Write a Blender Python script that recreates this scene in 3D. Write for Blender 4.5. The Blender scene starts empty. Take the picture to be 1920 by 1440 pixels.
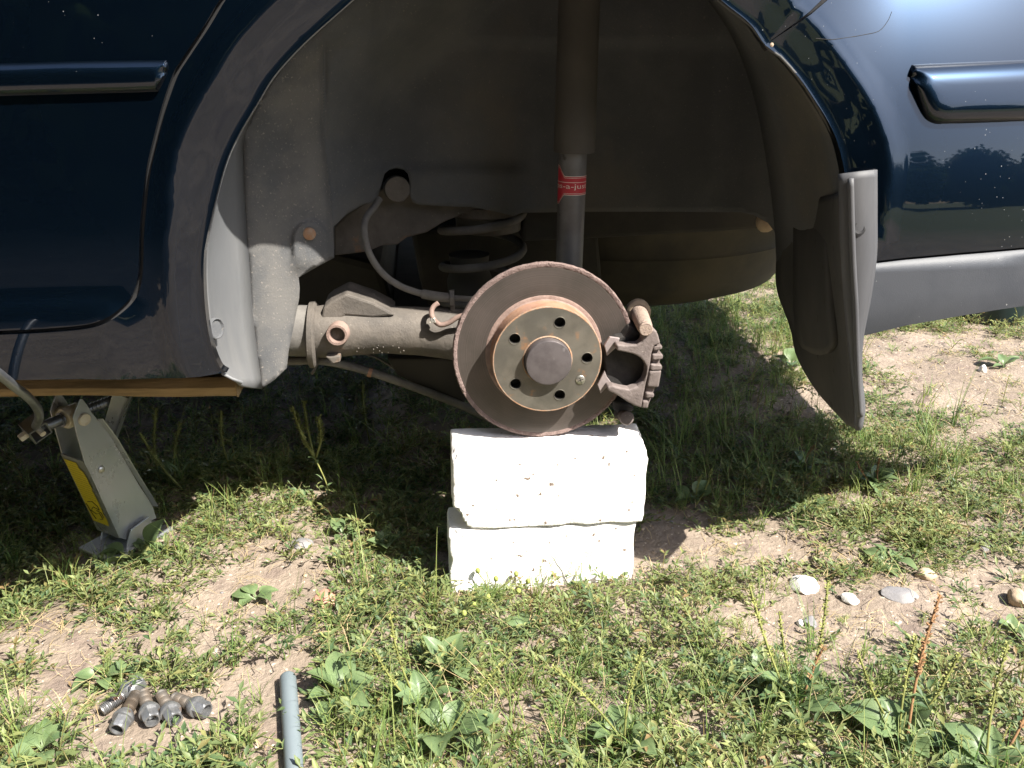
import bpy, bmesh, math, random
import numpy as np
from mathutils import Vector, Matrix, noise
from mathutils.geometry import delaunay_2d_cdt

R = math.radians
random.seed(7)
rng = np.random.default_rng(7)
sc = bpy.context.scene
COL = sc.collection

# ------------------------------------------------------------ camera
CAM = Vector((-0.151, -1.045, 0.7105))
YAW, PITCH, ROLL, FPX = R(5.94), R(21.5), R(0.0), 1600.0
fwd = Vector((math.sin(YAW) * math.cos(PITCH), math.cos(YAW) * math.cos(PITCH), -math.sin(PITCH)))
right = Vector((math.cos(YAW), -math.sin(YAW), 0))
up = right.cross(fwd)
cr, sr = math.cos(ROLL), math.sin(ROLL)
right, up = right * cr + up * sr, up * cr - right * sr
cd = bpy.data.cameras.new('camera')
cd.sensor_width = 36.0
cd.lens = FPX / 1920 * 36.0
cd.clip_start, cd.clip_end = 0.02, 500
cam = bpy.data.objects.new('camera', cd)
COL.objects.link(cam)
cam.matrix_world = Matrix(((right.x, up.x, -fwd.x, CAM.x), (right.y, up.y, -fwd.y, CAM.y),
                           (right.z, up.z, -fwd.z, CAM.z), (0, 0, 0, 1)))
sc.camera = cam

# ------------------------------------------------------------ light
SUNDIR = Vector((-1.15, 1.0, -1.80)).normalized()          # the way the light travels
elev = math.asin(-SUNDIR.z)
azim = math.atan2(-SUNDIR.x, -SUNDIR.y)
w = bpy.data.worlds.new('World')
sc.world = w
w.use_nodes = True
nt = w.node_tree
sky = nt.nodes.new('ShaderNodeTexSky')
sky.sky_type = 'NISHITA'
sky.sun_disc = False
sky.sun_elevation = elev
sky.sun_rotation = azim
sky.air_density, sky.dust_density, sky.ozone_density = 1.0, 1.8, 1.5
nt.links.new(sky.outputs[0], nt.nodes['Background'].inputs[0])
nt.nodes['Background'].inputs[1].default_value = 0.115
sl = bpy.data.lights.new('sun', 'SUN')
sl.energy, sl.angle, sl.color = 5.0, R(0.53), (1.0, 0.95, 0.86)
sun = bpy.data.objects.new('sun', sl)
COL.objects.link(sun)
sun.rotation_euler = SUNDIR.to_track_quat('-Z', 'Y').to_euler()
sun.location = (3, -4, 6)
vs = sc.view_settings
vs.view_transform, vs.look, vs.exposure, vs.gamma = 'Standard', 'None', 1.5, 1.0
vs.use_curve_mapping = False
sc.cycles.use_denoising = True
sc.cycles.max_bounces = 8
sc.cycles.transparent_max_bounces = 8
sc.cycles.sample_clamp_indirect = 6.0

# ------------------------------------------------------------ pixels to points
def ray(px, py):
    return (fwd + right * ((px - 960) / FPX) - up * ((py - 720) / FPX))
def PY(px, py, Y):
    d = ray(px, py)
    return CAM + d * ((Y - CAM.y) / d.y)
def depth_at(p):
    return (Vector(p) - CAM).dot(fwd)
def PX(p):
    v = Vector(p) - CAM
    dd = v.dot(fwd)
    return 960 + FPX * v.dot(right) / dd, 720 - FPX * v.dot(up) / dd
def sst(a, b, x):
    t = np.clip((x - a) / (b - a), 0, 1)
    return t * t * (3 - 2 * t)
def vnoise(x, y, f, s):
    return noise.noise(Vector((x * f + s, y * f - s * 1.7, s * 0.31)))
def gh(x, y):
    """height of the soil"""
    h = 0.006 * vnoise(x, y, 9, 3.1) + 0.010 * vnoise(x, y, 2.7, 8.2) + 0.0025 * vnoise(x, y, 31, 1.2)
    near = math.exp(-((x - 0.02) ** 2 + (y - 0.0) ** 2) / 0.05)
    h *= 1 - 0.8 * near
    pit = float(sst(0.36, 0.50, y)) * float(sst(-0.18, -0.32, x)) * float(sst(-1.6, -1.1, x))
    dip = float(sst(-0.62, -0.82, x)) * float(sst(-0.12, 0.10, y))
    crest = math.exp(-((y - 0.33) / 0.10) ** 2) * math.exp(-((x + 0.42) / 0.16) ** 2)
    return h - 0.07 * max(pit, dip) + 0.02 * crest
def G(px, py, dz=0.0):
    d = ray(px, py)
    z = 0.0
    for _ in range(8):
        p = CAM + d * ((z - CAM.z) / d.z)
        z = gh(p.x, p.y)
    return Vector((p.x, p.y, z + dz))

# ------------------------------------------------------------ objects
ORG = {}
def link(o, parent=None):
    COL.objects.link(o)
    if parent is not None:
        o.parent = parent
    return o
def thing(name, label, cat, loc=(0, 0, 0), group=None):
    o = bpy.data.objects.new(name, None)
    o.empty_display_size = 0.05
    link(o)
    o.location = loc
    ORG[o.name] = Vector(loc)
    o['label'], o['category'] = label, cat
    if group:
        o['group'] = group
    return o
def tag(o, label, cat, group=None):
    o['label'], o['category'] = label, cat
    if group:
        o['group'] = group
    return o
def mesh_of(name, V, F, mat, smooth=False, sharp=None):
    me = bpy.data.meshes.new(name)
    me.from_pydata([tuple(v) for v in V], [], F)
    if mat:
        me.materials.append(mat)
    if smooth:
        me.polygons.foreach_set('use_smooth', [True] * len(me.polygons))
        if sharp is not None:
            me.set_sharp_from_angle(angle=R(sharp))
    me.update()
    return me
def obj(name, V, F, mat, parent=None, smooth=False, sharp=None, bevel=0, bseg=2, origin=None):
    """V in world space; the object sits at its parent's origin (or at `origin`)"""
    org = Vector((0, 0, 0))
    if parent is not None:
        org = ORG[parent.name]
    loc = Vector((0, 0, 0))
    if parent is None and origin is not None:
        org = Vector(origin)
        loc = org
    me = mesh_of(name, [Vector(v) - org for v in V], F, mat, smooth, sharp)
    o = bpy.data.objects.new(name, me)
    link(o, parent)
    o.location = loc
    ORG[o.name] = org
    if bevel:
        b = o.modifiers.new('bevel', 'BEVEL')
        b.width, b.segments, b.limit_method, b.angle_limit = bevel, bseg, 'ANGLE', R(35)
    return o

class MB:
    """collects shapes for one mesh"""
    def __init__(s):
        s.V, s.F = [], []
    def add(s, V, F):
        n = len(s.V)
        s.V += [Vector(v) for v in V]
        s.F += [[i + n for i in f] for f in F]
        return s
    def build(s, name, mat, parent=None, **k):
        return obj(name, s.V, s.F, mat, parent, **k)

def frames(path):
    path = [Vector(p) for p in path]
    T = []
    for i in range(len(path)):
        a, b = path[max(i - 1, 0)], path[min(i + 1, len(path) - 1)]
        T.append((b - a).normalized())
    n = T[0].orthogonal().normalized()
    out = []
    for i, t in enumerate(T):
        n = (n - t * n.dot(t)).normalized()
        out.append((path[i], n, t.cross(n)))
    return out
def tube(path, rad, seg=10, caps=True, flat=1.0):
    """tube along a path; rad is one number or one per point"""
    fr = frames(path)
    if not hasattr(rad, '__len__'):
        rad = [rad] * len(fr)
    V, F = [], []
    for (p, a, b), r in zip(fr, rad):
        for k in range(seg):
            t = 2 * math.pi * k / seg
            V.append(p + a * (math.cos(t) * r) + b * (math.sin(t) * r * flat))
    m = len(fr)
    for i in range(m - 1):
        for k in range(seg):
            k2 = (k + 1) % seg
            F.append([i * seg + k, i * seg + k2, (i + 1) * seg + k2, (i + 1) * seg + k])
    if caps:
        F.append(list(range(seg))[::-1])
        F.append([(m - 1) * seg + k for k in range(seg)])
    return V, F
def spline(pts, n=8):
    """Catmull-Rom through the points"""
    P = [Vector(p) for p in pts]
    P = [P[0] * 2 - P[1]] + P + [P[-1] * 2 - P[-2]]
    out = []
    for i in range(1, len(P) - 2):
        for k in range(n):
            t = k / n
            a, b, c, d = P[i - 1], P[i], P[i + 1], P[i + 2]
            out.append(0.5 * ((2 * b) + (c - a) * t + (2 * a - 5 * b + 4 * c - d) * t * t + (3 * b - a - 3 * c + d) * t ** 3))
    out.append(P[-2])
    return out
def lathe(prof, c, axis, seg=48, closed=False, cap0=True):
    """prof: (distance along the axis, radius)"""
    c, axis = Vector(c), Vector(axis).normalized()
    a = axis.orthogonal().normalized()
    if abs(axis.y) > 0.9:
        a = Vector((1, 0, 0))
        a = (a - axis * a.dot(axis)).normalized()
    b = axis.cross(a)
    V, F = [], []
    for h, r in prof:
        for k in range(seg):
            t = 2 * math.pi * k / seg
            V.append(c + axis * h + a * (r * math.cos(t)) + b * (r * math.sin(t)))
    m = len(prof)
    for i in range(m - 1 if not closed else m):
        i2 = (i + 1) % m
        for k in range(seg):
            k2 = (k + 1) % seg
            F.append([i * seg + k, i * seg + k2, i2 * seg + k2, i2 * seg + k])
    if not closed:
        if cap0:
            F.append(list(range(seg))[::-1])
        F.append([(m - 1) * seg + k for k in range(seg)])
    return V, F
def cdt(outline, holes=(), inner=()):
    """triangulate a 2D outline with holes; inner = points to use inside"""
    pts, edges = [], []
    for loop in [outline] + list(holes):
        n = len(pts)
        pts += [Vector((p[0], p[1])) for p in loop]
        edges += [(n + i, n + (i + 1) % len(loop)) for i in range(len(loop))]
    nb = len(pts)
    pts += [Vector((p[0], p[1])) for p in inner]
    faces = []
    n = 0
    v, e, f, ov, oe, of = delaunay_2d_cdt(pts, edges, [], 0 if not holes else 0, 1e-7)
    # keep triangles whose centre lies in the outline and in no hole
    loops = [np.array([(p[0], p[1]) for p in l]) for l in [outline] + list(holes)]
    for t in f:
        cx = sum(v[i].x for i in t) / len(t)
        cy = sum(v[i].y for i in t) / len(t)
        if inside(cx, cy, loops[0]) and not any(inside(cx, cy, l) for l in loops[1:]):
            faces.append(list(t))
    return [(p.x, p.y) for p in v], faces
def inside(x, y, L):
    x0, y0 = L[:, 0], L[:, 1]
    x1, y1 = np.roll(x0, -1), np.roll(y0, -1)
    c = (y0 > y) != (y1 > y)
    with np.errstate(divide='ignore', invalid='ignore'):
        xi = (x1 - x0) * (y - y0) / (y1 - y0) + x0
    return bool(np.count_nonzero(c & (x < xi)) % 2)
def dist_poly(X, Z, P, closed=False):
    """distance of points to a polyline"""
    X, Z = np.asarray(X, float), np.asarray(Z, float)
    P = np.asarray(P, float)
    if closed:
        P = np.vstack([P, P[:1]])
    best = np.full(X.shape, 1e9)
    for (ax, az), (bx, bz) in zip(P[:-1], P[1:]):
        dx, dz = bx - ax, bz - az
        L = dx * dx + dz * dz + 1e-12
        t = np.clip(((X - ax) * dx + (Z - az) * dz) / L, 0, 1)
        best = np.minimum(best, np.hypot(X - ax - t * dx, Z - az - t * dz))
    return best
def resample(P, step):
    out = []
    for a, b in zip(P[:-1], P[1:]):
        n = max(1, int(math.hypot(b[0] - a[0], b[1] - a[1]) / step))
        for k in range(n):
            out.append((a[0] + (b[0] - a[0]) * k / n, a[1] + (b[1] - a[1]) * k / n))
    out.append(tuple(P[-1]))
    return out
def panel(name, outline, surf, mat, parent, step=0.02, rim=0.010, holes=(), extra=(), outward=-1):
    """sheet in the XZ plane with Y = surf(x, z), smooth normals from the surface and an edge turned inwards"""
    ol = resample(list(outline) + [outline[0]], step)[:-1]
    hl = [resample(list(h) + [h[0]], step / 2)[:-1] for h in holes]
    A = np.array(ol)
    xs = np.arange(A[:, 0].min() + step / 2, A[:, 0].max(), step)
    zs = np.arange(A[:, 1].min() + step / 2, A[:, 1].max(), step)
    gx, gz = np.meshgrid(xs, zs)
    gx, gz = gx.ravel(), gz.ravel()
    d = dist_poly(gx, gz, ol, True)
    keep = d > step * 0.45
    for h in hl:
        keep &= dist_poly(gx, gz, h, True) > step * 0.3
    inner = [(x, z) for x, z in zip(gx[keep], gz[keep]) if inside(x, z, A)]
    inner += [p for p in extra if inside(p[0], p[1], A)]
    v2, F = cdt(ol, hl, inner)
    X = np.array([p[0] for p in v2]); Z = np.array([p[1] for p in v2])
    Y = surf(X, Z)
    e = 0.0015
    nx = (surf(X + e, Z) - surf(X - e, Z)) / (2 * e)
    nz = (surf(X, Z + e) - surf(X, Z - e)) / (2 * e)
    V = [Vector((a, b, c)) for a, b, c in zip(X, Y, Z)]
    N = [Vector((a, -1, c)).normalized() for a, c in zip(nx, nz)]
    # face orientation towards -Y
    for f in F:
        a, b, c = (V[i] for i in f[:3])
        if (b - a).cross(c - a).y > 0:
            f.reverse()
    cnt = {}
    for f in F:
        for i in range(len(f)):
            k = (f[i], f[(i + 1) % len(f)])
            cnt[k] = 1
    back = {}
    nf = len(F)
    for (a, b) in list(cnt):
        if (b, a) not in cnt:
            for i in (a, b):
                if i not in back:
                    back[i] = (len(V), len(V) + 1)
                    V.append(V[i].copy()); N.append(Vector((0, 0, 1)))
                    V.append(V[i] + Vector((0, rim, 0))); N.append(Vector((0, 0, 1)))
            F.append([b, a, back[a][1], back[b][1]])
    o = obj(name, V, F, mat, parent, smooth=True)
    me = o.data
    ln = []
    for p in me.polygons:
        for vi in p.vertices:
            if p.index < nf:
                ln.append(N[vi])
            else:
                ln.append(p.normal.copy())
    me.normals_split_custom_set([tuple(n) for n in ln])
    return o
def prism(poly, y0, y1, holes=()):
    """XZ outline extruded from y0 (front) to y1 (back)"""
    v2, F = cdt(poly, holes)
    n = len(v2)
    V = [Vector((x, y0, z)) for x, z in v2] + [Vector((x, y1, z)) for x, z in v2]
    for f in F:
        a, b, c = (V[i] for i in f[:3])
        if (b - a).cross(c - a).y > 0:
            f.reverse()
    cnt = {(f[i], f[(i + 1) % 3]) for f in F for i in range(3)}
    G2 = [[i + n for i in f[::-1]] for f in F]
    S = [[b, a, a + n, b + n] for (a, b) in cnt if (b, a) not in cnt]
    return V, F + G2 + S
def extr(poly3, d):
    """planar 3D outline (list of points) pushed along d"""
    n = len(poly3)
    P = [Vector(p) for p in poly3]
    V = P + [p + Vector(d) for p in P]
    F = [list(range(n)), [i + n for i in range(n)][::-1]]
    F += [[(i + 1) % n, i, i + n, (i + 1) % n + n] for i in range(n)]
    return V, F
def box(x0, x1, y0, y1, z0, z1):
    V = [(x, y, z) for x in (x0, x1) for y in (y0, y1) for z in (z0, z1)]
    F = [[0, 1, 3, 2], [4, 6, 7, 5], [0, 4, 5, 1], [2, 3, 7, 6], [0, 2, 6, 4], [1, 5, 7, 3]]
    return V, F
def XZ(pts, Y):
    out = []
    for px, py in pts:
        p = PY(px, py, Y)
        out.append((p.x, p.z))
    return out

# ------------------------------------------------------------ materials
def mat(name, c1, c2=None, scale=20.0, rough=0.7, metal=0.0, bump=0.0, bscale=120.0, detail=6, spec=0.5,
        spots=None, sscale=60.0, sth=(0.60, 0.68), rvar=0.0, coat=0.0, stretch=(1, 1, 1), c3=None, s3=4.0, t3=(0.5, 0.62), bdist=0.002,
        sheen=0.0):
    m = bpy.data.materials.new(name)
    m.use_nodes = True
    n, l = m.node_tree.nodes, m.node_tree.links
    b = n['Principled BSDF']
    b.inputs['Roughness'].default_value = rough
    b.inputs['Metallic'].default_value = metal
    b.inputs['Specular IOR Level'].default_value = spec
    b.inputs['Coat Weight'].default_value = coat
    b.inputs['Coat Roughness'].default_value = 0.04
    b.inputs['Coat IOR'].default_value = 1.5
    if sheen:
        b.inputs['Sheen Weight'].default_value = sheen
    tc = n.new('ShaderNodeTexCoord')
    mp = n.new('ShaderNodeMapping')
    mp.inputs['Scale'].default_value = stretch
    l.new(tc.outputs['Object'], mp.inputs[0])
    def nz(s, d=detail, rg=0.6):
        t = n.new('ShaderNodeTexNoise')
        t.inputs['Scale'].default_value = s
        t.inputs['Detail'].default_value = d
        t.inputs['Roughness'].default_value = rg
        l.new(mp.outputs[0], t.inputs[0])
        return t
    def ramp(src, p0, p1):
        r = n.new('ShaderNodeMapRange')
        r.interpolation_type = 'SMOOTHSTEP'
        r.inputs[1].default_value, r.inputs[2].default_value = p0, p1
        l.new(src, r.inputs[0])
        return r.outputs[0]
    def mixc(f, a, bcol):
        x = n.new('ShaderNodeMix')
        x.data_type = 'RGBA'
        l.new(f, x.inputs[0])
        for sock, val in ((x.inputs[6], a), (x.inputs[7], bcol)):
            if isinstance(val, tuple):
                sock.default_value = val + (1,)
            else:
                l.new(val, sock)
        return x.outputs[2]
    col = None
    if c2:
        n1 = nz(scale)
        col = mixc(ramp(n1.outputs[0], 0.34, 0.66), c1, c2)
    if c3:
        n3 = nz(s3)
        col = mixc(ramp(n3.outputs[0], *t3), col if col else c1, c3)
    if spots:
        ns = nz(sscale, 3, 0.5)
        col = mixc(ramp(ns.outputs[0], *sth), col if col else c1, spots)
    if col:
        l.new(col, b.inputs['Base Color'])
    else:
        b.inputs['Base Color'].default_value = c1 + (1,)
    if rvar:
        nr = nz(scale * 1.7)
        mr = n.new('ShaderNodeMapRange')
        mr.inputs[1].default_value, mr.inputs[2].default_value = 0.3, 0.7
        mr.inputs[3].default_value, mr.inputs[4].default_value = rough - rvar, rough + rvar
        l.new(nr.outputs[0], mr.inputs[0])
        l.new(mr.outputs[0], b.inputs['Roughness'])
    if bump:
        nb = nz(bscale, 5)
        bp = n.new('ShaderNodeBump')
        bp.inputs['Strength'].default_value = bump
        bp.inputs['Distance'].default_value = bdist
        l.new(nb.outputs[0], bp.inputs['Height'])
        l.new(bp.outputs[0], b.inputs['Normal'])
    return m

def paint_material():
    m = mat('blue_paint', (0.004, 0.010, 0.020), rough=0.37, metal=0.75, spec=0.12, coat=1.0)
    n, l = m.node_tree.nodes, m.node_tree.links
    b = n['Principled BSDF']
    tc = n['Texture Coordinate']
    # metallic blue with dust specks and fine scratches
    vo = n.new('ShaderNodeTexVoronoi')
    vo.inputs['Scale'].default_value = 170
    l.new(tc.outputs['Object'], vo.inputs[0])
    no = n.new('ShaderNodeTexNoise'); no.inputs['Scale'].default_value = 9; no.inputs['Detail'].default_value = 6
    l.new(tc.outputs['Object'], no.inputs[0])
    th = n.new('ShaderNodeMapRange'); th.inputs[1].default_value = 0.45; th.inputs[2].default_value = 0.75
    th.inputs[3].default_value = 0.0; th.inputs[4].default_value = 0.14
    l.new(no.outputs[0], th.inputs[0])
    lt = n.new('ShaderNodeMath'); lt.operation = 'LESS_THAN'
    l.new(vo.outputs['Distance'], lt.inputs[0]); l.new(th.outputs[0], lt.inputs[1])
    sh = n.new('ShaderNodeMath'); sh.operation = 'MULTIPLY'
    wn = n.new('ShaderNodeSeparateColor'); l.new(vo.outputs['Color'], wn.inputs[0])
    gt = n.new('ShaderNodeMath'); gt.operation = 'GREATER_THAN'; gt.inputs[1].default_value = 0.60
    l.new(wn.outputs[0], gt.inputs[0])
    l.new(lt.outputs[0], sh.inputs[0]); l.new(gt.outputs[0], sh.inputs[1])
    mp = n.new('ShaderNodeMapping'); mp.inputs['Scale'].default_value = (3, 3, 40); mp.inputs['Rotation'].default_value = (0, 0.5, 0)
    l.new(tc.outputs['Object'], mp.inputs[0])
    n2 = n.new('ShaderNodeTexNoise'); n2.inputs['Scale'].default_value = 8; n2.inputs['Detail'].default_value = 8
    l.new(mp.outputs[0], n2.inputs[0])
    mr = n.new('ShaderNodeMapRange'); mr.inputs[1].default_value = 0.4; mr.inputs[2].default_value = 0.75
    mr.inputs[3].default_value = 0.015; mr.inputs[4].default_value = 0.045
    l.new(n2.outputs[0], mr.inputs[0]); l.new(mr.outputs[0], b.inputs['Coat Roughness'])
    mx = n.new('ShaderNodeMix'); mx.data_type = 'RGBA'
    mx.inputs[6].default_value = (0.0042, 0.0115, 0.0245, 1); mx.inputs[7].default_value = (0.30, 0.31, 0.32, 1)
    fr = n.new('ShaderNodeMath'); fr.operation = 'MULTIPLY'; fr.inputs[1].default_value = 0.45
    l.new(sh.outputs[0], fr.inputs[0]); l.new(fr.outputs[0], mx.inputs[0])
    l.new(mx.outputs[2], b.inputs['Base Color'])
    mm = n.new('ShaderNodeMapRange'); mm.inputs[3].default_value = 0.92; mm.inputs[4].default_value = 0.0
    l.new(sh.outputs[0], mm.inputs[0]); l.new(mm.outputs[0], b.inputs['Metallic'])
    cw = n.new('ShaderNodeMapRange'); cw.inputs[3].default_value = 1.0; cw.inputs[4].default_value = 0.2
    l.new(sh.outputs[0], cw.inputs[0]); l.new(cw.outputs[0], b.inputs['Coat Weight'])
    return m

def disc_material():
    """worn iron with fine turned rings round the hub axis (object space, Y is the axis)"""
    m = mat('worn_iron', (0.098, 0.082, 0.074), (0.070, 0.061, 0.054), scale=14, rough=0.36, metal=0.45, rvar=0.07)
    n, l = m.node_tree.nodes, m.node_tree.links
    b = n['Principled BSDF']
    tc = n['Texture Coordinate']
    sp = n.new('ShaderNodeSeparateXYZ'); l.new(tc.outputs['Object'], sp.inputs[0])
    cb = n.new('ShaderNodeCombineXYZ'); l.new(sp.outputs[0], cb.inputs[0]); l.new(sp.outputs[2], cb.inputs[1])
    ln = n.new('ShaderNodeVectorMath'); ln.operation = 'LENGTH'; l.new(cb.outputs[0], ln.inputs[0])
    no = n.new('ShaderNodeTexNoise'); no.noise_dimensions = '1D'
    no.inputs['Scale'].default_value = 900; no.inputs['Detail'].default_value = 3
    l.new(ln.outputs['Value'], no.inputs['W'])
    old = b.inputs['Base Color'].links[0].from_socket
    mx = n.new('ShaderNodeMix'); mx.data_type = 'RGBA'; mx.blend_type = 'MULTIPLY'; mx.inputs[0].default_value = 1
    mr = n.new('ShaderNodeMapRange'); mr.inputs[1].default_value = 0.3; mr.inputs[2].default_value = 0.7
    mr.inputs[3].default_value = 0.80; mr.inputs[4].default_value = 1.10
    l.new(no.outputs[0], mr.inputs[0])
    l.new(old, mx.inputs[6]); l.new(mr.outputs[0], mx.inputs[7])
    l.new(mx.outputs[2], b.inputs['Base Color'])
    bp = n.new('ShaderNodeBump'); bp.inputs['Strength'].default_value = 0.12; bp.inputs['Distance'].default_value = 0.0005
    l.new(no.outputs[0], bp.inputs['Height']); l.new(bp.outputs[0], b.inputs['Normal'])
    return m

def leaf_material(name, dark, light, rough=0.5, trans=0.35):
    """leaf: colour runs between two greens by the per-leaf attribute 'tint', light passes through"""
    m = bpy.data.materials.new(name)
    m.use_nodes = True
    n, l = m.node_tree.nodes, m.node_tree.links
    b = n['Principled BSDF']
    b.inputs['Roughness'].default_value = rough
    b.inputs['Specular IOR Level'].default_value = 0.4
    at = n.new('ShaderNodeAttribute'); at.attribute_name = 'tint'
    rp = n.new('ShaderNodeValToRGB')
    e = rp.color_ramp.elements
    e[0].position, e[0].color = 0.0, dark + (1,)
    e[1].position, e[1].color = 0.72, light + (1,)
    x = rp.color_ramp.elements.new(0.92); x.color = (0.20, 0.15, 0.06, 1)
    x = rp.color_ramp.elements.new(1.0); x.color = (0.30, 0.21, 0.10, 1)
    l.new(at.outputs['Fac'], rp.inputs[0])
    tc = n.new('ShaderNodeTexCoord')
    no = n.new('ShaderNodeTexNoise'); no.inputs['Scale'].default_value = 70; no.inputs['Detail'].default_value = 4
    l.new(tc.outputs['Object'], no.inputs[0])
    mr = n.new('ShaderNodeMapRange'); mr.inputs[1].default_value = 0.3; mr.inputs[2].default_value = 0.7
    mr.inputs[3].default_value = 0.75; mr.inputs[4].default_value = 1.25
    l.new(no.outputs[0], mr.inputs[0])
    mx = n.new('ShaderNodeMix'); mx.data_type = 'RGBA'; mx.blend_type = 'MULTIPLY'; mx.inputs[0].default_value = 1
    l.new(rp.outputs[0], mx.inputs[6]); l.new(mr.outputs[0], mx.inputs[7])
    l.new(mx.outputs[2], b.inputs['Base Color'])
    tr = n.new('ShaderNodeBsdfTranslucent')
    l.new(mx.outputs[2], tr.inputs[0])
    ms = n.new('ShaderNodeMixShader'); ms.inputs[0].default_value = trans
    l.new(b.outputs[0], ms.inputs[1]); l.new(tr.outputs[0], ms.inputs[2])
    l.new(ms.outputs[0], n['Material Output'].inputs[0])
    return m

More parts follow.
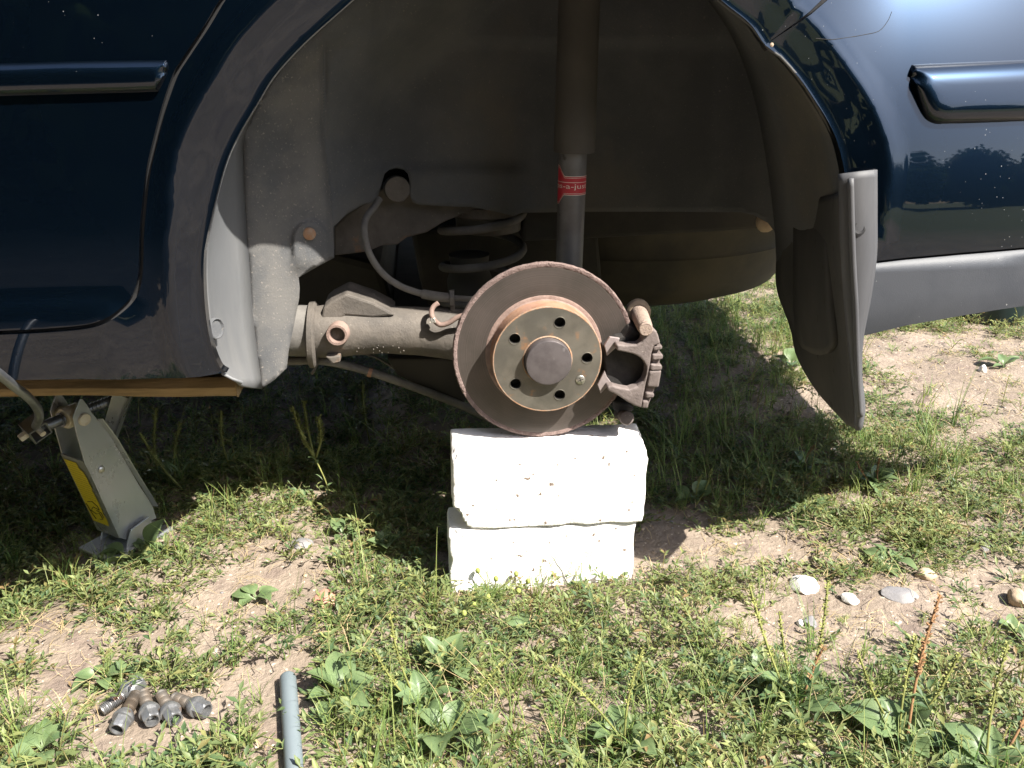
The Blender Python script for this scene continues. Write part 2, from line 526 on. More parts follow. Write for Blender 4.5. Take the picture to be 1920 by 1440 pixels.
M = dict(
    paint=paint_material(),
    gap=mat('gap_rubber', (0.010, 0.010, 0.011), rough=0.8),
    under=mat('underbody_coat', (0.030, 0.028, 0.026), (0.050, 0.045, 0.038), scale=9, rough=0.85, bump=0.3, bscale=60),
    tank=mat('dusty_black_tub', (0.030, 0.027, 0.022), (0.075, 0.062, 0.040), scale=5, rough=0.75, bump=0.2, bscale=40),
    liner=mat('dusty_liner', (0.072, 0.076, 0.083), (0.104, 0.106, 0.110), scale=7, rough=0.92, bump=0.55, bscale=420, spec=0.25,
              spots=(0.16, 0.15, 0.135), sscale=330, sth=(0.62, 0.78), c3=(0.115, 0.108, 0.098), s3=3.2, t3=(0.5, 0.7), bdist=0.001),
    linerfront=mat('paler_front', (0.084, 0.086, 0.090), (0.130, 0.125, 0.120), scale=16, rough=0.92, bump=0.55, bscale=420, spec=0.25,
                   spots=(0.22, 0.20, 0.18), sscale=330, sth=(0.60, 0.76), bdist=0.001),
    linerlip=mat('liner_plastic', (0.115, 0.120, 0.128), (0.165, 0.165, 0.165), scale=8, rough=0.6, bump=0.2, bscale=150, stretch=(1, 1, 0.35)),
    flap=mat('black_rubber', (0.055, 0.056, 0.062), (0.09, 0.089, 0.092), scale=10, rough=0.62, bump=0.15, bscale=90, stretch=(1, 1, 0.3)),
    flapin=mat('muddy_rubber', (0.036, 0.035, 0.035), (0.066, 0.061, 0.056), scale=9, rough=0.85, bump=0.3, bscale=60, stretch=(1, 1, 0.4),
               spots=(0.02, 0.018, 0.016), sscale=70, sth=(0.66, 0.72)),
    valance=mat('grey_bumper_plastic', (0.038, 0.043, 0.054), (0.050, 0.055, 0.066), scale=16, rough=0.55, bump=0.35, bscale=700, bdist=0.0006,
                spots=(0.30, 0.30, 0.30), sscale=150, sth=(0.735, 0.75)),
    disc=disc_material(),
    rustedge=mat('rusty_rim', (0.15, 0.105, 0.095), (0.22, 0.160, 0.145), scale=130, rough=0.95, bump=1.0, bscale=420, bdist=0.0022),
    rustring=mat('brown_rust', (0.185, 0.125, 0.105), (0.25, 0.175, 0.145), scale=60, rough=0.8, bump=0.4, bscale=300),
    hatside=mat('orange_rust', (0.235, 0.120, 0.070), (0.31, 0.180, 0.115), scale=50, rough=0.85, bump=0.5, bscale=260, c3=(0.30, 0.17, 0.12), s3=30),
    hatface=mat('greased_iron', (0.115, 0.108, 0.092), (0.185, 0.170, 0.142), scale=22, rough=0.40, metal=0.55, rvar=0.12,
                spots=(0.36, 0.19, 0.095), sscale=48, sth=(0.60, 0.75)),
    hatrust=mat('rusty_edge', (0.31, 0.165, 0.090), (0.27, 0.195, 0.14), scale=120, rough=0.8, bump=0.6, bscale=500),
    cap=mat('grey_cap', (0.100, 0.087, 0.089), (0.135, 0.119, 0.121), scale=60, rough=0.48, metal=0.5, spots=(0.42, 0.40, 0.40), sscale=45, sth=(0.63, 0.8)),
    hole=mat('dark_hole', (0.02, 0.018, 0.016), rough=0.7),
    chrome=mat('bright_screw', (0.52, 0.50, 0.45), (0.40, 0.38, 0.34), scale=300, rough=0.35, metal=0.9),
    caliper=mat('dusty_caliper', (0.120, 0.096, 0.088), (0.180, 0.147, 0.137), scale=45, rough=0.75, metal=0.15, bump=0.45, bscale=260,
                spots=(0.38, 0.32, 0.29), sscale=200, sth=(0.66, 0.80)),
    bolthead=mat('dirty_bolt', (0.33, 0.25, 0.20), (0.24, 0.18, 0.15), scale=160, rough=0.85, bump=0.8, bscale=380),
    padplate=mat('pad_plate', (0.27, 0.225, 0.22), (0.33, 0.28, 0.27), scale=60, rough=0.6, metal=0.3),
    black=mat('black_iron', (0.012, 0.011, 0.011), (0.03, 0.027, 0.025), scale=50, rough=0.8, bump=0.3, bscale=150),
    arm=mat('dirty_axle', (0.085, 0.075, 0.066), (0.135, 0.117, 0.100), scale=20, rough=0.75, metal=0.15, bump=0.5, bscale=170,
            c3=(0.30, 0.145, 0.060), s3=13, t3=(0.60, 0.72), spots=(0.30, 0.27, 0.23), sscale=210, sth=(0.70, 0.78)),
    shock=mat('grey_shock', (0.145, 0.145, 0.150), (0.105, 0.100, 0.098), scale=22, rough=0.5, metal=0.3, spots=(0.05, 0.045, 0.04), sscale=40, sth=(0.64, 0.7)),
    cover=mat('dust_cover', (0.050, 0.046, 0.042), (0.068, 0.062, 0.056), scale=12, rough=0.85, bump=0.2, bscale=90),
    red=mat('red_sticker', (0.42, 0.020, 0.035), rough=0.45),
    pale=mat('pale_print', (0.62, 0.55, 0.50), rough=0.5),
    hose=mat('dusty_hose', (0.11, 0.103, 0.096), (0.16, 0.15, 0.137), scale=40, rough=0.85, bump=0.3, bscale=240),
    spring=mat('dusty_spring', (0.10, 0.094, 0.088), (0.15, 0.138, 0.126), scale=30, rough=0.85, bump=0.3, bscale=240),
    brick=mat('white_brick', (0.84, 0.82, 0.80), (0.78, 0.755, 0.73), scale=7, rough=0.95, bump=0.5, bscale=190, spec=0.2,
              spots=(0.20, 0.15, 0.12), sscale=95, sth=(0.675, 0.71), c3=(0.40, 0.31, 0.21), s3=21, t3=(0.60, 0.76), bdist=0.003),
    wood=mat('old_wood', (0.17, 0.115, 0.052), (0.32, 0.215, 0.10), scale=10, rough=0.8, bump=0.5, bscale=60, stretch=(0.9, 6, 9), detail=8),
    woodend=mat('wood_end', (0.34, 0.23, 0.10), (0.26, 0.165, 0.07), scale=30, rough=0.85, stretch=(1, 3, 6)),
    zinc=mat('zinc_steel', (0.36, 0.38, 0.40), (0.46, 0.475, 0.485), scale=9, rough=0.34, metal=0.6, rvar=0.14, stretch=(1, 1, 0.6),
             c3=(0.24, 0.19, 0.13), s3=11, t3=(0.56, 0.72), spots=(0.30, 0.23, 0.15), sscale=28, sth=(0.66, 0.75)),
    zincpin=mat('pale_pin', (0.62, 0.57, 0.47), (0.50, 0.44, 0.33), scale=60, rough=0.6, metal=0.2, bump=0.3, bscale=200),
    steel=mat('dark_steel', (0.17, 0.18, 0.20), (0.22, 0.23, 0.25), scale=30, rough=0.38, metal=0.8, rvar=0.08),
    pipe=mat('grey_pipe', (0.13, 0.16, 0.175), (0.155, 0.185, 0.20), scale=14, rough=0.5, spots=(0.45, 0.46, 0.45), sscale=120, sth=(0.72, 0.76)),
    bolt=mat('grey_bolt', (0.20, 0.205, 0.215), (0.30, 0.30, 0.30), scale=90, rough=0.42, metal=0.7, spots=(0.22, 0.13, 0.08), sscale=70, sth=(0.6, 0.75)),
    thread=mat('rusty_thread', (0.105, 0.098, 0.090), (0.140, 0.108, 0.080), scale=45, rough=0.6, metal=0.6),
    stonew=mat('white_stone', (0.78, 0.76, 0.71), (0.60, 0.56, 0.49), scale=20, rough=0.9, bump=0.5, bscale=120),
    stoneg=mat('grey_stone', (0.165, 0.16, 0.168), (0.235, 0.222, 0.218), scale=24, rough=0.9, bump=0.6, bscale=120),
    stoneb=mat('tan_stone', (0.42, 0.32, 0.22), (0.33, 0.25, 0.18), scale=24, rough=0.9, bump=0.6, bscale=120),
    brickr=mat('red_brick_shard', (0.46, 0.20, 0.14), (0.55, 0.30, 0.22), scale=30, rough=0.95, bump=0.6, bscale=150),
    tub=mat('dark_tub', (0.012, 0.028, 0.032), rough=0.45),
    concrete=mat('pale_concrete', (0.60, 0.60, 0.62), (0.48, 0.48, 0.50), scale=8, rough=0.95, bump=0.5, bscale=30),
    bark=mat('bark', (0.07, 0.052, 0.038), (0.12, 0.09, 0.065), scale=6, rough=0.95, bump=0.8, bscale=14, bdist=0.03),
    knot=leaf_material('knotweed_leaf', (0.080, 0.140, 0.060), (0.310, 0.340, 0.125), trans=0.45),
    grass=leaf_material('grass_blade', (0.100, 0.190, 0.045), (0.320, 0.370, 0.115), trans=0.45),
    broad=leaf_material('plantain_leaf', (0.095, 0.155, 0.068), (0.215, 0.275, 0.120), rough=0.40, trans=0.28),
    straw=leaf_material('dry_straw', (0.34, 0.255, 0.13), (0.47, 0.37, 0.21), rough=0.7, trans=0.15),
    spike=leaf_material('seed_spike', (0.13, 0.155, 0.035), (0.33, 0.33, 0.11), rough=0.7, trans=0.2),
    spikeb=leaf_material('brown_spike', (0.21, 0.110, 0.050), (0.34, 0.195, 0.095), rough=0.8, trans=0.1),
    yellow=mat('yellow_green_bud', (0.30, 0.35, 0.09), (0.24, 0.27, 0.06), scale=300, rough=0.8, bump=0.8, bscale=600),
    crown=leaf_material('tree_leaf', (0.020, 0.045, 0.014), (0.055, 0.095, 0.030)),
)

def label_material():
    """yellow jack label: blocks of tiny print and two line drawings, flat print only"""
    m = mat('yellow_label', (0.62, 0.50, 0.015), rough=0.5)
    n, l = m.node_tree.nodes, m.node_tree.links
    b = n['Principled BSDF']
    uv = n.new('ShaderNodeUVMap')
    sp = n.new('ShaderNodeSeparateXYZ'); l.new(uv.outputs[0], sp.inputs[0])
    wv = n.new('ShaderNodeTexWave'); wv.bands_direction = 'Y'; wv.inputs['Scale'].default_value = 8.0
    wv.inputs['Distortion'].default_value = 0.3
    l.new(uv.outputs[0], wv.inputs[0])
    no = n.new('ShaderNodeTexNoise'); no.inputs['Scale'].default_value = 1
    mp = n.new('ShaderNodeMapping'); mp.inputs['Scale'].default_value = (24, 60, 1)
    l.new(uv.outputs[0], mp.inputs[0]); l.new(mp.outputs[0], no.inputs[0])
    g1 = n.new('ShaderNodeMath'); g1.operation = 'GREATER_THAN'; g1.inputs[1].default_value = 0.62
    l.new(wv.outputs['Fac'], g1.inputs[0])
    g2 = n.new('ShaderNodeMath'); g2.operation = 'GREATER_THAN'; g2.inputs[1].default_value = 0.47
    l.new(no.outputs[0], g2.inputs[0])
    mu = n.new('ShaderNodeMath'); mu.operation = 'MULTIPLY'
    l.new(g1.outputs[0], mu.inputs[0]); l.new(g2.outputs[0], mu.inputs[1])
    hi = n.new('ShaderNodeMath'); hi.operation = 'GREATER_THAN'; hi.inputs[1].default_value = 0.40
    l.new(sp.outputs[1], hi.inputs[0])
    m2 = n.new('ShaderNodeMath'); m2.operation = 'MULTIPLY'
    l.new(mu.outputs[0], m2.inputs[0]); l.new(hi.outputs[0], m2.inputs[1])
    m3 = n.new('ShaderNodeMath'); m3.operation = 'MULTIPLY'; m3.inputs[1].default_value = 0.45
    l.new(m2.outputs[0], m3.inputs[0])
    mx = n.new('ShaderNodeMix'); mx.data_type = 'RGBA'
    mx.inputs[6].default_value = (0.62, 0.50, 0.015, 1); mx.inputs[7].default_value = (0.06, 0.05, 0.01, 1)
    l.new(m3.outputs[0], mx.inputs[0]); l.new(mx.outputs[2], b.inputs['Base Color'])
    return m
M['label'] = label_material()

def soil_material():
    m = mat('soil', (0.198, 0.158, 0.123), (0.272, 0.220, 0.175), scale=5, rough=0.95, bump=1.0, bscale=90, spec=0.2, bdist=0.006,
            c3=(0.175, 0.135, 0.112), s3=16, t3=(0.50, 0.66), spots=(0.52, 0.44, 0.35), sscale=150, sth=(0.63, 0.72))
    n, l = m.node_tree.nodes, m.node_tree.links
    b = n['Principled BSDF']
    geo = n.new('ShaderNodeNewGeometry')
    sp = n.new('ShaderNodeSeparateXYZ'); l.new(geo.outputs['Position'], sp.inputs[0])
    ln = n.new('ShaderNodeVectorMath'); ln.operation = 'LENGTH'; l.new(geo.outputs['Position'], ln.inputs[0])
    far = n.new('ShaderNodeMapRange'); far.inputs[1].default_value = 2.6; far.inputs[2].default_value = 5.0
    far.inputs[4].default_value = 0.85
    l.new(ln.outputs['Value'], far.inputs[0])
    no = n.new('ShaderNodeTexNoise'); no.inputs['Scale'].default_value = 3.0; no.inputs['Detail'].default_value = 9
    l.new(geo.outputs['Position'], no.inputs[0])
    gr = n.new('ShaderNodeMix'); gr.data_type = 'RGBA'
    gr.inputs[6].default_value = (0.045, 0.075, 0.022, 1); gr.inputs[7].default_value = (0.13, 0.15, 0.055, 1)
    l.new(no.outputs[0], gr.inputs[0])
    mx = n.new('ShaderNodeMix'); mx.data_type = 'RGBA'
    l.new(far.outputs[0], mx.inputs[0])
    l.new(b.inputs['Base Color'].links[0].from_socket, mx.inputs[6]); l.new(gr.outputs[2], mx.inputs[7])
    l.new(mx.outputs[2], b.inputs['Base Color'])
    return m
M['soil'] = soil_material()
# ------------------------------------------------------------ ground
def axis_steps(a, b, step, lim):
    core = list(np.arange(a, b + 1e-6, step))
    lo, hi, s = [], [], step
    x = a
    while x > -lim:
        s *= 1.35; x -= s; lo.append(x)
    s, x = step, b
    while x < lim:
        s *= 1.35; x += s; hi.append(x)
    return lo[::-1] + core + hi
gxs, gys = axis_steps(-1.3, 1.6, 0.015, 160), axis_steps(-0.7, 1.6, 0.015, 160)
V = [(x, y, gh(x, y)) for y in gys for x in gxs]
nx_ = len(gxs)
F = [[j * nx_ + i, j * nx_ + i + 1, (j + 1) * nx_ + i + 1, (j + 1) * nx_ + i] for j in range(len(gys) - 1) for i in range(nx_ - 1)]
ground = obj('ground', V, F, M['soil'], smooth=True)
ground['kind'] = 'structure'
ground['label'] = 'dry sandy soil ground with patches of weeds'

# ------------------------------------------------------------ the car: outlines
DC = Vector((0.0, 0.0, 0.339))               # centre of the brake disc, outer friction face at Y = 0
DR = 0.1192
ARCH_PX = [(423, 702), (410, 690), (397, 650), (388, 600), (383, 540), (383, 483), (388, 447), (403, 380), (423, 307), (447, 253),
           (480, 197), (513, 143), (567, 83), (637, 20), (700, -35), (780, -85), (880, -125), (1000, -142), (1120, -130), (1240, -88),
           (1310, -45), (1364, 3), (1416, 43), (1445, 83), (1468, 98), (1511, 147), (1539, 190), (1560, 226), (1575, 263), (1584, 306),
           (1588, 345), (1590, 400)]
ARCH0 = XZ(ARCH_PX, -0.125)
ARCH = [(p.x, p.y) for p in spline([(a, b, 0) for a, b in ARCH0], 5)]
GAP_PX = [(500, -420), (500, -150), (480, -90), (455, -42), (423, 0), (393, 50), (353, 110), (333, 143), (313, 200), (297, 260), (283, 320), (275, 383),
          (270, 440), (269, 490), (266, 525), (256, 557), (233, 583), (200, 605), (160, 617), (83, 624), (0, 628)]
def ybase(x, z):
    x, z = np.asarray(x, float), np.asarray(z, float)
    rightness = sst(0.10, 0.38, x)
    c = 0.10 + 0.80 * rightness
    y = -0.143 + c * np.clip(z - 0.50, 0, 0.30) ** 2 + 0.08 * np.clip(z - 0.80, 0, 9) + (0.10 + 0.25 * rightness) * np.clip(0.50 - z, 0, 9) ** 2
    y = y + 0.30 * np.clip(x - 0.38, 0, 9) ** 2 + 3.0 * np.clip(x - 0.64, 0, 0.12) ** 2
    y = y + (1 - rightness) * 1.6 * np.clip(0.435 - z, 0, 9) ** 2
    y = y - 0.009 * sst(0.470, 0.446, z) * sst(-0.43, -0.50, x)
    return y
def ybody(x, z):
    d = dist_poly(x, z, ARCH)
    wd = 0.046 - 0.014 * sst(0.62, 0.5, np.asarray(z, float))
    t = np.clip(1 - d / wd, 0, 1)
    return ybase(x, z) + 0.016 * t ** 1.25 - 0.003 * np.exp(-((d - wd) / 0.012) ** 2)
def PB(px, py):
    p = PY(px, py, -0.140)
    y = -0.140
    for _ in range(16):
        y = 0.5 * y + 0.5 * float(ybase([p.x], [p.z])[0])
        p = PY(px, py, y)
    return (p.x, p.z)
GAP = [PB(*p) for p in GAP_PX]
GAPS = [(p.x, p.y) for p in spline([(a, b, 0) for a, b in GAP], 4)]
car = thing('car', 'dark blue car raised on a jack with its rear wheel removed', 'car', (0, 0.7, 0))
CZ = 0.92
xl = -1.5
# quarter panel with sill
bx, bz = PB(1445, 84)
bump_gap = [(bx, bz), PB(1540, 0), PB(1660, -100), PB(1760, -170)]
archq = [p for p in ARCH if not (p[0] > 0 and p[1] < bz - 0.004)]
sill_px = [PB(408, 708), PB(300, 709), PB(150, 711), PB(0, 713)]
zs_ = sill_px[-1][1]
zg = GAPS[-1][1]
quarter = archq + [(bx, bz)] + bump_gap[1:] + [(0.80, bump_gap[-1][1] + 0.04), (0.80, CZ), (GAPS[0][0], CZ)]
quarter += [(x, z) for x, z in GAPS if z < CZ - 0.01] + [(xl, zg - 0.004), (xl, zs_)] + sill_px[::-1]
ex = []
def offs(poly, d, side=1):
    out = []
    for i in range(0, len(poly)):
        a, b = poly[max(i - 1, 0)], poly[min(i + 1, len(poly) - 1)]
        tx, tz = b[0] - a[0], b[1] - a[1]
        L = math.hypot(tx, tz) or 1
        out.append((poly[i][0] - side * tz / L * d, poly[i][1] + side * tx / L * d))
    return out
AR = resample(ARCH, 0.012)
for d in (0.008, 0.016, 0.024, 0.032, 0.040, 0.048, 0.056):
    ex += offs(AR, d)
panel('quarter_panel', quarter, ybody, M['paint'], car, step=0.018, rim=0.014, extra=ex)
# door
GI = [(x, z) for x, z in offs(GAPS, 0.0045, -1)]
GI2 = []
for (x, z), (x0, z0) in zip(GI, GAPS):
    GI2.append((x, z))
door = [(x, z) for x, z in GI2 if z < CZ - 0.012] + [(xl, GI2[-1][1]), (xl, CZ), (GI2[0][0], CZ)]
dr = panel('rear_door', door, ybase, M['paint'], car, step=0.018, rim=0.012)
# dark seal behind the gap
mb = MB()
sealp = [Vector((x, float(ybase([x], [z])[0]) + 0.012, z)) for x, z in GAPS[::2]]
mb.add(*tube(sealp, 0.007, 6))
mb.build('door_seal', M['gap'], car)
# moulding strips
def moulding(name, top, bot, parent, h, soft):
    """raised strip: rows run along its length, the end is rounded; first points are at its blunt end"""
    T = [Vector((*PB(*p), 0)) for p in top]; B = [Vector((*PB(*p), 0)) for p in bot]
    n = 90
    def run(P):
        P = spline(P, 5)
        L = [0]
        for u, v in zip(P[:-1], P[1:]):
            L.append(L[-1] + (v - u).length)
        out = []
        for k in range(n):
            t = L[-1] * (k / (n - 1)) ** 2.2
            i = min(max(j for j in range(len(L)) if L[j] <= t + 1e-9), len(P) - 2)
            out.append(P[i].lerp(P[i + 1], (t - L[i]) / max(L[i + 1] - L[i], 1e-9)))
        return out
    T, B = run(T), run(B)
    vs_ = [0, .02, .045, .075, .11, .15, .20, .27, .36, .5, .64, .73, .80, .85, .89, .925, .955, .98, 1]
    V, F = [], []
    end = [(T[0] + (B[0] - T[0]) * v) for v in vs_]
    for k in range(n):
        for v in vs_:
            p = T[k].lerp(B[k], v)
            H = (B[k] - T[k]).length
            d = min(min(v, 1 - v) * H, (p - end[0]).length if k else 0)
            d = min(min(v, 1 - v) * H, (p - T[0].lerp(B[0], v)).length)
            q = max(0, min(1, d / soft))
            rise = math.sqrt(max(0, 1 - (1 - q) ** 2))
            V.append(Vector((p.x, float(ybase([p.x], [p.y])[0]) + 0.003 - (h + 0.003) * rise, p.y)))
    m = len(vs_)
    F = [[k * m + j, (k + 1) * m + j, (k + 1) * m + j + 1, k * m + j + 1] for k in range(n - 1) for j in range(m - 1)]
    if (V[F[200][1]] - V[F[200][0]]).cross(V[F[200][2]] - V[F[200][0]]).y > 0:
        F = [f[::-1] for f in F]
    return obj(name, V, F, M['paint'], parent, smooth=True)
moulding('side_moulding', [(315, 132), (316, 121), (311, 114), (300, 112), (150, 114), (0, 118), (-200, 122), (-420, 126)],
         [(314, 138), (305, 158), (297, 169), (285, 173), (150, 177), (0, 181), (-200, 187), (-420, 194)], dr, 0.010, 0.012)
# bumper
bl = XZ([(1590, 400), (1594, 470), (1600, 500)], -0.10)
bumper = [(bx, bz)] + [p for p in ARCH if p[0] > 0 and p[1] < bz - 0.008]
vtop = [PB(1600, 494), PB(1640, 490), PB(1700, 483), PB(1800, 474), PB(1920, 464), PB(2050, 452), PB(2200, 440), PB(2350, 427)]
bumper += [PB(1592, 440), PB(1598, 480)] + vtop + [(vtop[-1][0] + 0.02, bump_gap[-1][1] - 0.02)] + [(x + 0.002, z - 0.004) for x, z in bump_gap[:0:-1]]
bo = panel('rear_bumper', bumper, ybody, M['paint'], car, step=0.016, rim=0.014, extra=ex)
moulding('bumper_moulding', [(1707, 142), (1705, 132), (1708, 124), (1718, 120), (1800, 116), (1920, 111), (2100, 102), (2185, 97), (2335, 89)],
         [(1708, 148), (1713, 168), (1726, 202), (1737, 222), (1748, 230), (1762, 233), (1800, 232), (1920, 228), (2100, 221), (2185, 217), (2335, 209)], bo, 0.014, 0.022)
def yval(x, z):
    top = np.interp(np.asarray(x, float), [p[0] for p in vtop], [p[1] for p in vtop])
    t = np.clip(top - z, 0, 1)
    return ybase(x, z) + 0.004 - 0.010 * sst(0, 0.010, t) + 2.2 * np.clip(t - 0.045, 0, 1) ** 2
val = [(x, z - 0.003) for x, z in vtop] + [PB(2350, 508), PB(2200, 530), PB(2050, 551), PB(1920, 571), PB(1860, 580), PB(1800, 590), PB(1700, 608), PB(1612, 630), PB(1600, 600)]
panel('bumper_valance', val, yval, M['valance'], bo, step=0.012, rim=0.03)
# seam between quarter and bumper
mb = MB()
mb.add(*tube([Vector((x, float(ybody([x], [z])[0]) + 0.009, z)) for x, z in resample([(x + 0.001, z - 0.002) for x, z in bump_gap], 0.03)], 0.006, 6))
mb.build('bumper_seam', M['gap'], car)
# paint crack in the bumper corner
ck = spline([(*PB(*p), 0) for p in [(1530, 72), (1556, 74), (1590, 70), (1620, 65), (1648, 58), (1664, 40), (1672, 22)]], 4)
mb = MB()
mb.add(*tube([Vector((p.x, float(ybody([p.x], [p.y])[0]) - 0.0002, p.y)) for p in ck], 0.00035, 5))
mb.build('paint_crack', M['gap'], bo)
# rest of the shell: shoulder, cabin, far side, floor
sec = [(-0.098, CZ - 0.004), (-0.05, 0.985), (0.16, 1.43), (0.25, 1.47), (1.28, 1.47), (1.38, 1.43), (1.56, 0.98), (1.60, 0.90), (1.62, 0.62), (1.60, 0.43)]
mb = MB()
secV = []
for x, dy in ((-3.3, -0.005), (0.05, -0.005), (0.40, 0.050), (1.0, 0.150)):
    secV += [(x, y + (dy if i < 2 else 0), z) for i, (y, z) in enumerate(sec)]
nS = len(sec)
mb.add(secV, [[k * nS + i, k * nS + i + 1, (k + 1) * nS + i + 1, (k + 1) * nS + i] for k in range(3) for i in range(nS - 1)])
mb.add(secV[3 * nS:] + [(1.0, 0.08, 0.56)], [list(range(nS + 1))])
mb.add(*box(0.78, 0.99, 0.05, 1.55, 0.56, 0.93))
mb.add(*box(0.70, 0.79, -0.02, 1.55, 0.43, 0.74))
mb.build('body_shell', M['paint'], car, smooth=True, sharp=25)
mb = MB()
mb.add(*box(-3.3, -0.50, 0.05, 1.58, 0.395, 0.43))
mb.add(*box(-0.50, 0.98, 0.27, 1.58, 0.575, 0.61))
mb.add(*box(-3.3, -3.25, 0.0, 1.58, 0.43, 0.92))
mb.add(*box(-0.62, 0.78, 0.305, 0.33, 0.47, 0.90))
mb.build('floor_pan', M['under'], car)
# inner side of the sill above the timber
mb = MB()
zt = PY(200, 709, 0.0).z + 0.012
mb.add([(xl, -0.02, zt), (-0.44, -0.02, zt), (-0.44, 0.06, zt + 0.004), (xl, 0.06, zt + 0.004),
        (xl, -0.09, zt + 0.06), (-0.44, -0.09, zt + 0.06), (-0.44, 0.06, zt + 0.09), (xl, 0.06, zt + 0.09)],
       [[0, 3, 2, 1], [4, 5, 6, 7], [0, 1, 5, 4], [1, 2, 6, 5], [2, 3, 7, 6], [3, 0, 4, 7]])
mb.build('sill', M['under'], car)

# ------------------------------------------------------------ wheel arch liner
# tunnel: from the arch edge inwards
CRE = [(490, 729), (487, 705), (482, 670), (477, 630), (471, 570), (467, 510), (462, 450), (458, 390), (455, 320), (455, 262), (478, 205), (515, 140), (565, 85), (640, 15), (720, -50), (810, -90)]
YC = 0.050
def resamp3(P, n):
    L = [0]
    for a, b in zip(P[:-1], P[1:]):
        L.append(L[-1] + (b - a).length)
    out = []
    for k in range(n):
        t = L[-1] * k / (n - 1)
        i = max(j for j in range(len(L)) if L[j] <= t + 1e-9)
        i = min(i, len(P) - 2)
        f = (t - L[i]) / max(L[i + 1] - L[i], 1e-9)
        out.append(P[i].lerp(P[i + 1], f))
    return out
outl = [(455, 717), (423, 705), (410, 690), (397, 650), (388, 600), (383, 540), (383, 483), (388, 447), (403, 380), (423, 307), (447, 253), (480, 197), (513, 143), (567, 83), (637, 20), (700, -35)]
OA = resamp3(spline([PY(px, py, -0.117) for px, py in outl], 4), 44)
OB = resamp3(spline([PY(px, py, YC) for px, py in CRE], 4), 44)
V, F = [], []
nc = 7
for a, b in zip(OA, OB):
    for k in range(nc):
        t = k / (nc - 1)
        p = a.lerp(b, t)
        p.x -= 0.012 * math.sin(math.pi * t)                # the tunnel bows outwards
        V.append(p)
for i in range(43):
    for k in range(nc - 1):
        F.append([i * nc + k, i * nc + k + 1, (i + 1) * nc + k + 1, (i + 1) * nc + k])
lo_ = obj('liner_front_wall', V, F, M['linerlip'], car, smooth=True)
sm = lo_.modifiers.new('thick', 'SOLIDIFY'); sm.thickness = 0.003; sm.offset = 0
# torn slits and the dimple of the clip at its lower end
mb = MB()
for a, b in (((461, 694), (455, 716)), ((424, 694), (424, 704))):
    pa, pb = PY(*a, -0.028), PY(*b, -0.028)
mb = MB()
dc = PY(406, 616, -0.098)
mb.add(*lathe([(-0.002, 0.0125), (0.001, 0.0120), (0.0015, 0.0108), (-0.001, 0.0095), (-0.001, 0.0005)], dc, (0.9, -0.43, 0.1), 20))
mb.build('clip', M['liner'], lo_, smooth=True, sharp=40)
# inner wall of the wheel house, one sheet cut along its lower edge
low = [(490, 729), (515, 712), (538, 690), (541, 660), (553, 600), (561, 560), (562, 540), (560, 520), (594, 501), (627, 483), (627, 424), (650, 402), (676, 386), (698, 380), (708, 372),
       (715, 348), (721, 326), (731, 317), (744, 314), (757, 317), (764, 324), (768, 340), (768, 365), (774, 379), (786, 384), (860, 388),
       (881, 388), (930, 397), (964, 405), (978, 399), (1100, 397), (1250, 397), (1390, 398), (1412, 403), (1440, 418), (1456, 440), (1458, 470), (1465, 330), (1460, 100), (1400, -60), (1200, -190), (950, -230), (810, -170)]
wallpx = CRE[:-1][::-1] + low
wallpx = [CRE[i] for i in range(len(CRE) - 1, 0, -1)] + low
def ywall_px(px, py):
    px, py = np.asarray(px, float), np.asarray(py, float)
    cx = np.interp(py, [c[1] for c in CRE[::-1]], [c[0] for c in CRE[::-1]])
    t = px - cx
    y = YC + 0.028 * sst(0, 110, t) + 0.13 * sst(90, 300, t) - 0.10 * sst(1330, 1480, px)
    gxl = np.interp(py, [80, 250, 430, 500], [606, 607, 626, 640])
    on = sst(70, 95, py) * sst(470, 440, py)
    y = y + 0.007 * sst(gxl - 5, gxl + 5, px) * on                       # step beside the groove
    y = y + 0.007 * np.exp(-((px - gxl) / 6) ** 2) * on
    y = y + 0.010 * sst(1000, 965, px) * sst(330, 300, py) * sst(690, 720, px)   # pressed shelf
    # boss round the bolt
    dx, dy = (px - 583) / 36, (py - 450) / 38
    rr = np.sqrt(dx ** 2 + np.minimum(dy, 0) ** 2)
    y = y - 0.007 * sst(1.05, 0.85, rr) * sst(520, 490, py) * sst(400, 420, py)
    return y
W3 = []
stepx = 9
pts2, F = None, None
ol = resample(wallpx + [wallpx[0]], 8)[:-1]
A = np.array(ol)
gx, gy = np.meshgrid(np.arange(440, 1480, stepx), np.arange(-225, 735, stepx))
gx, gy = gx.ravel(), gy.ravel()
fx, fy = np.meshgrid(np.arange(545, 650, 3.5), np.arange(70, 480, 6))
gx, gy = np.concatenate([gx, fx.ravel() + 0.7]), np.concatenate([gy, fy.ravel() + 0.4])
k_ = dist_poly(gx, gy, ol, True) > 3
inner = [(x, y) for x, y in zip(gx[k_], gy[k_]) if inside(x, y, A)]
v2, F = cdt(ol, (), inner)
yy = ywall_px([p[0] for p in v2], [p[1] for p in v2])
V = [PY(p[0], p[1], float(y)) for p, y in zip(v2, yy)]
for f in F:
    a, b, c = (V[i] for i in f[:3])
    if (b - a).cross(c - a).y > 0:
        f.reverse()
wall = obj('wheel_arch_liner', V, F, M['liner'], car, smooth=True)
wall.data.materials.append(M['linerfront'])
for pl_ in wall.data.polygons:                       # the front section, left of the moulded groove, has a slightly lighter base colour
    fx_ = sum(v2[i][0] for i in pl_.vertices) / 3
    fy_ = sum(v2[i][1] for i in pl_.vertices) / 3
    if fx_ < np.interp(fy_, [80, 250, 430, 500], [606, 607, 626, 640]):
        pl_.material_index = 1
sm = wall.modifiers.new('thick', 'SOLIDIFY'); sm.thickness = 0.003; sm.offset = -1
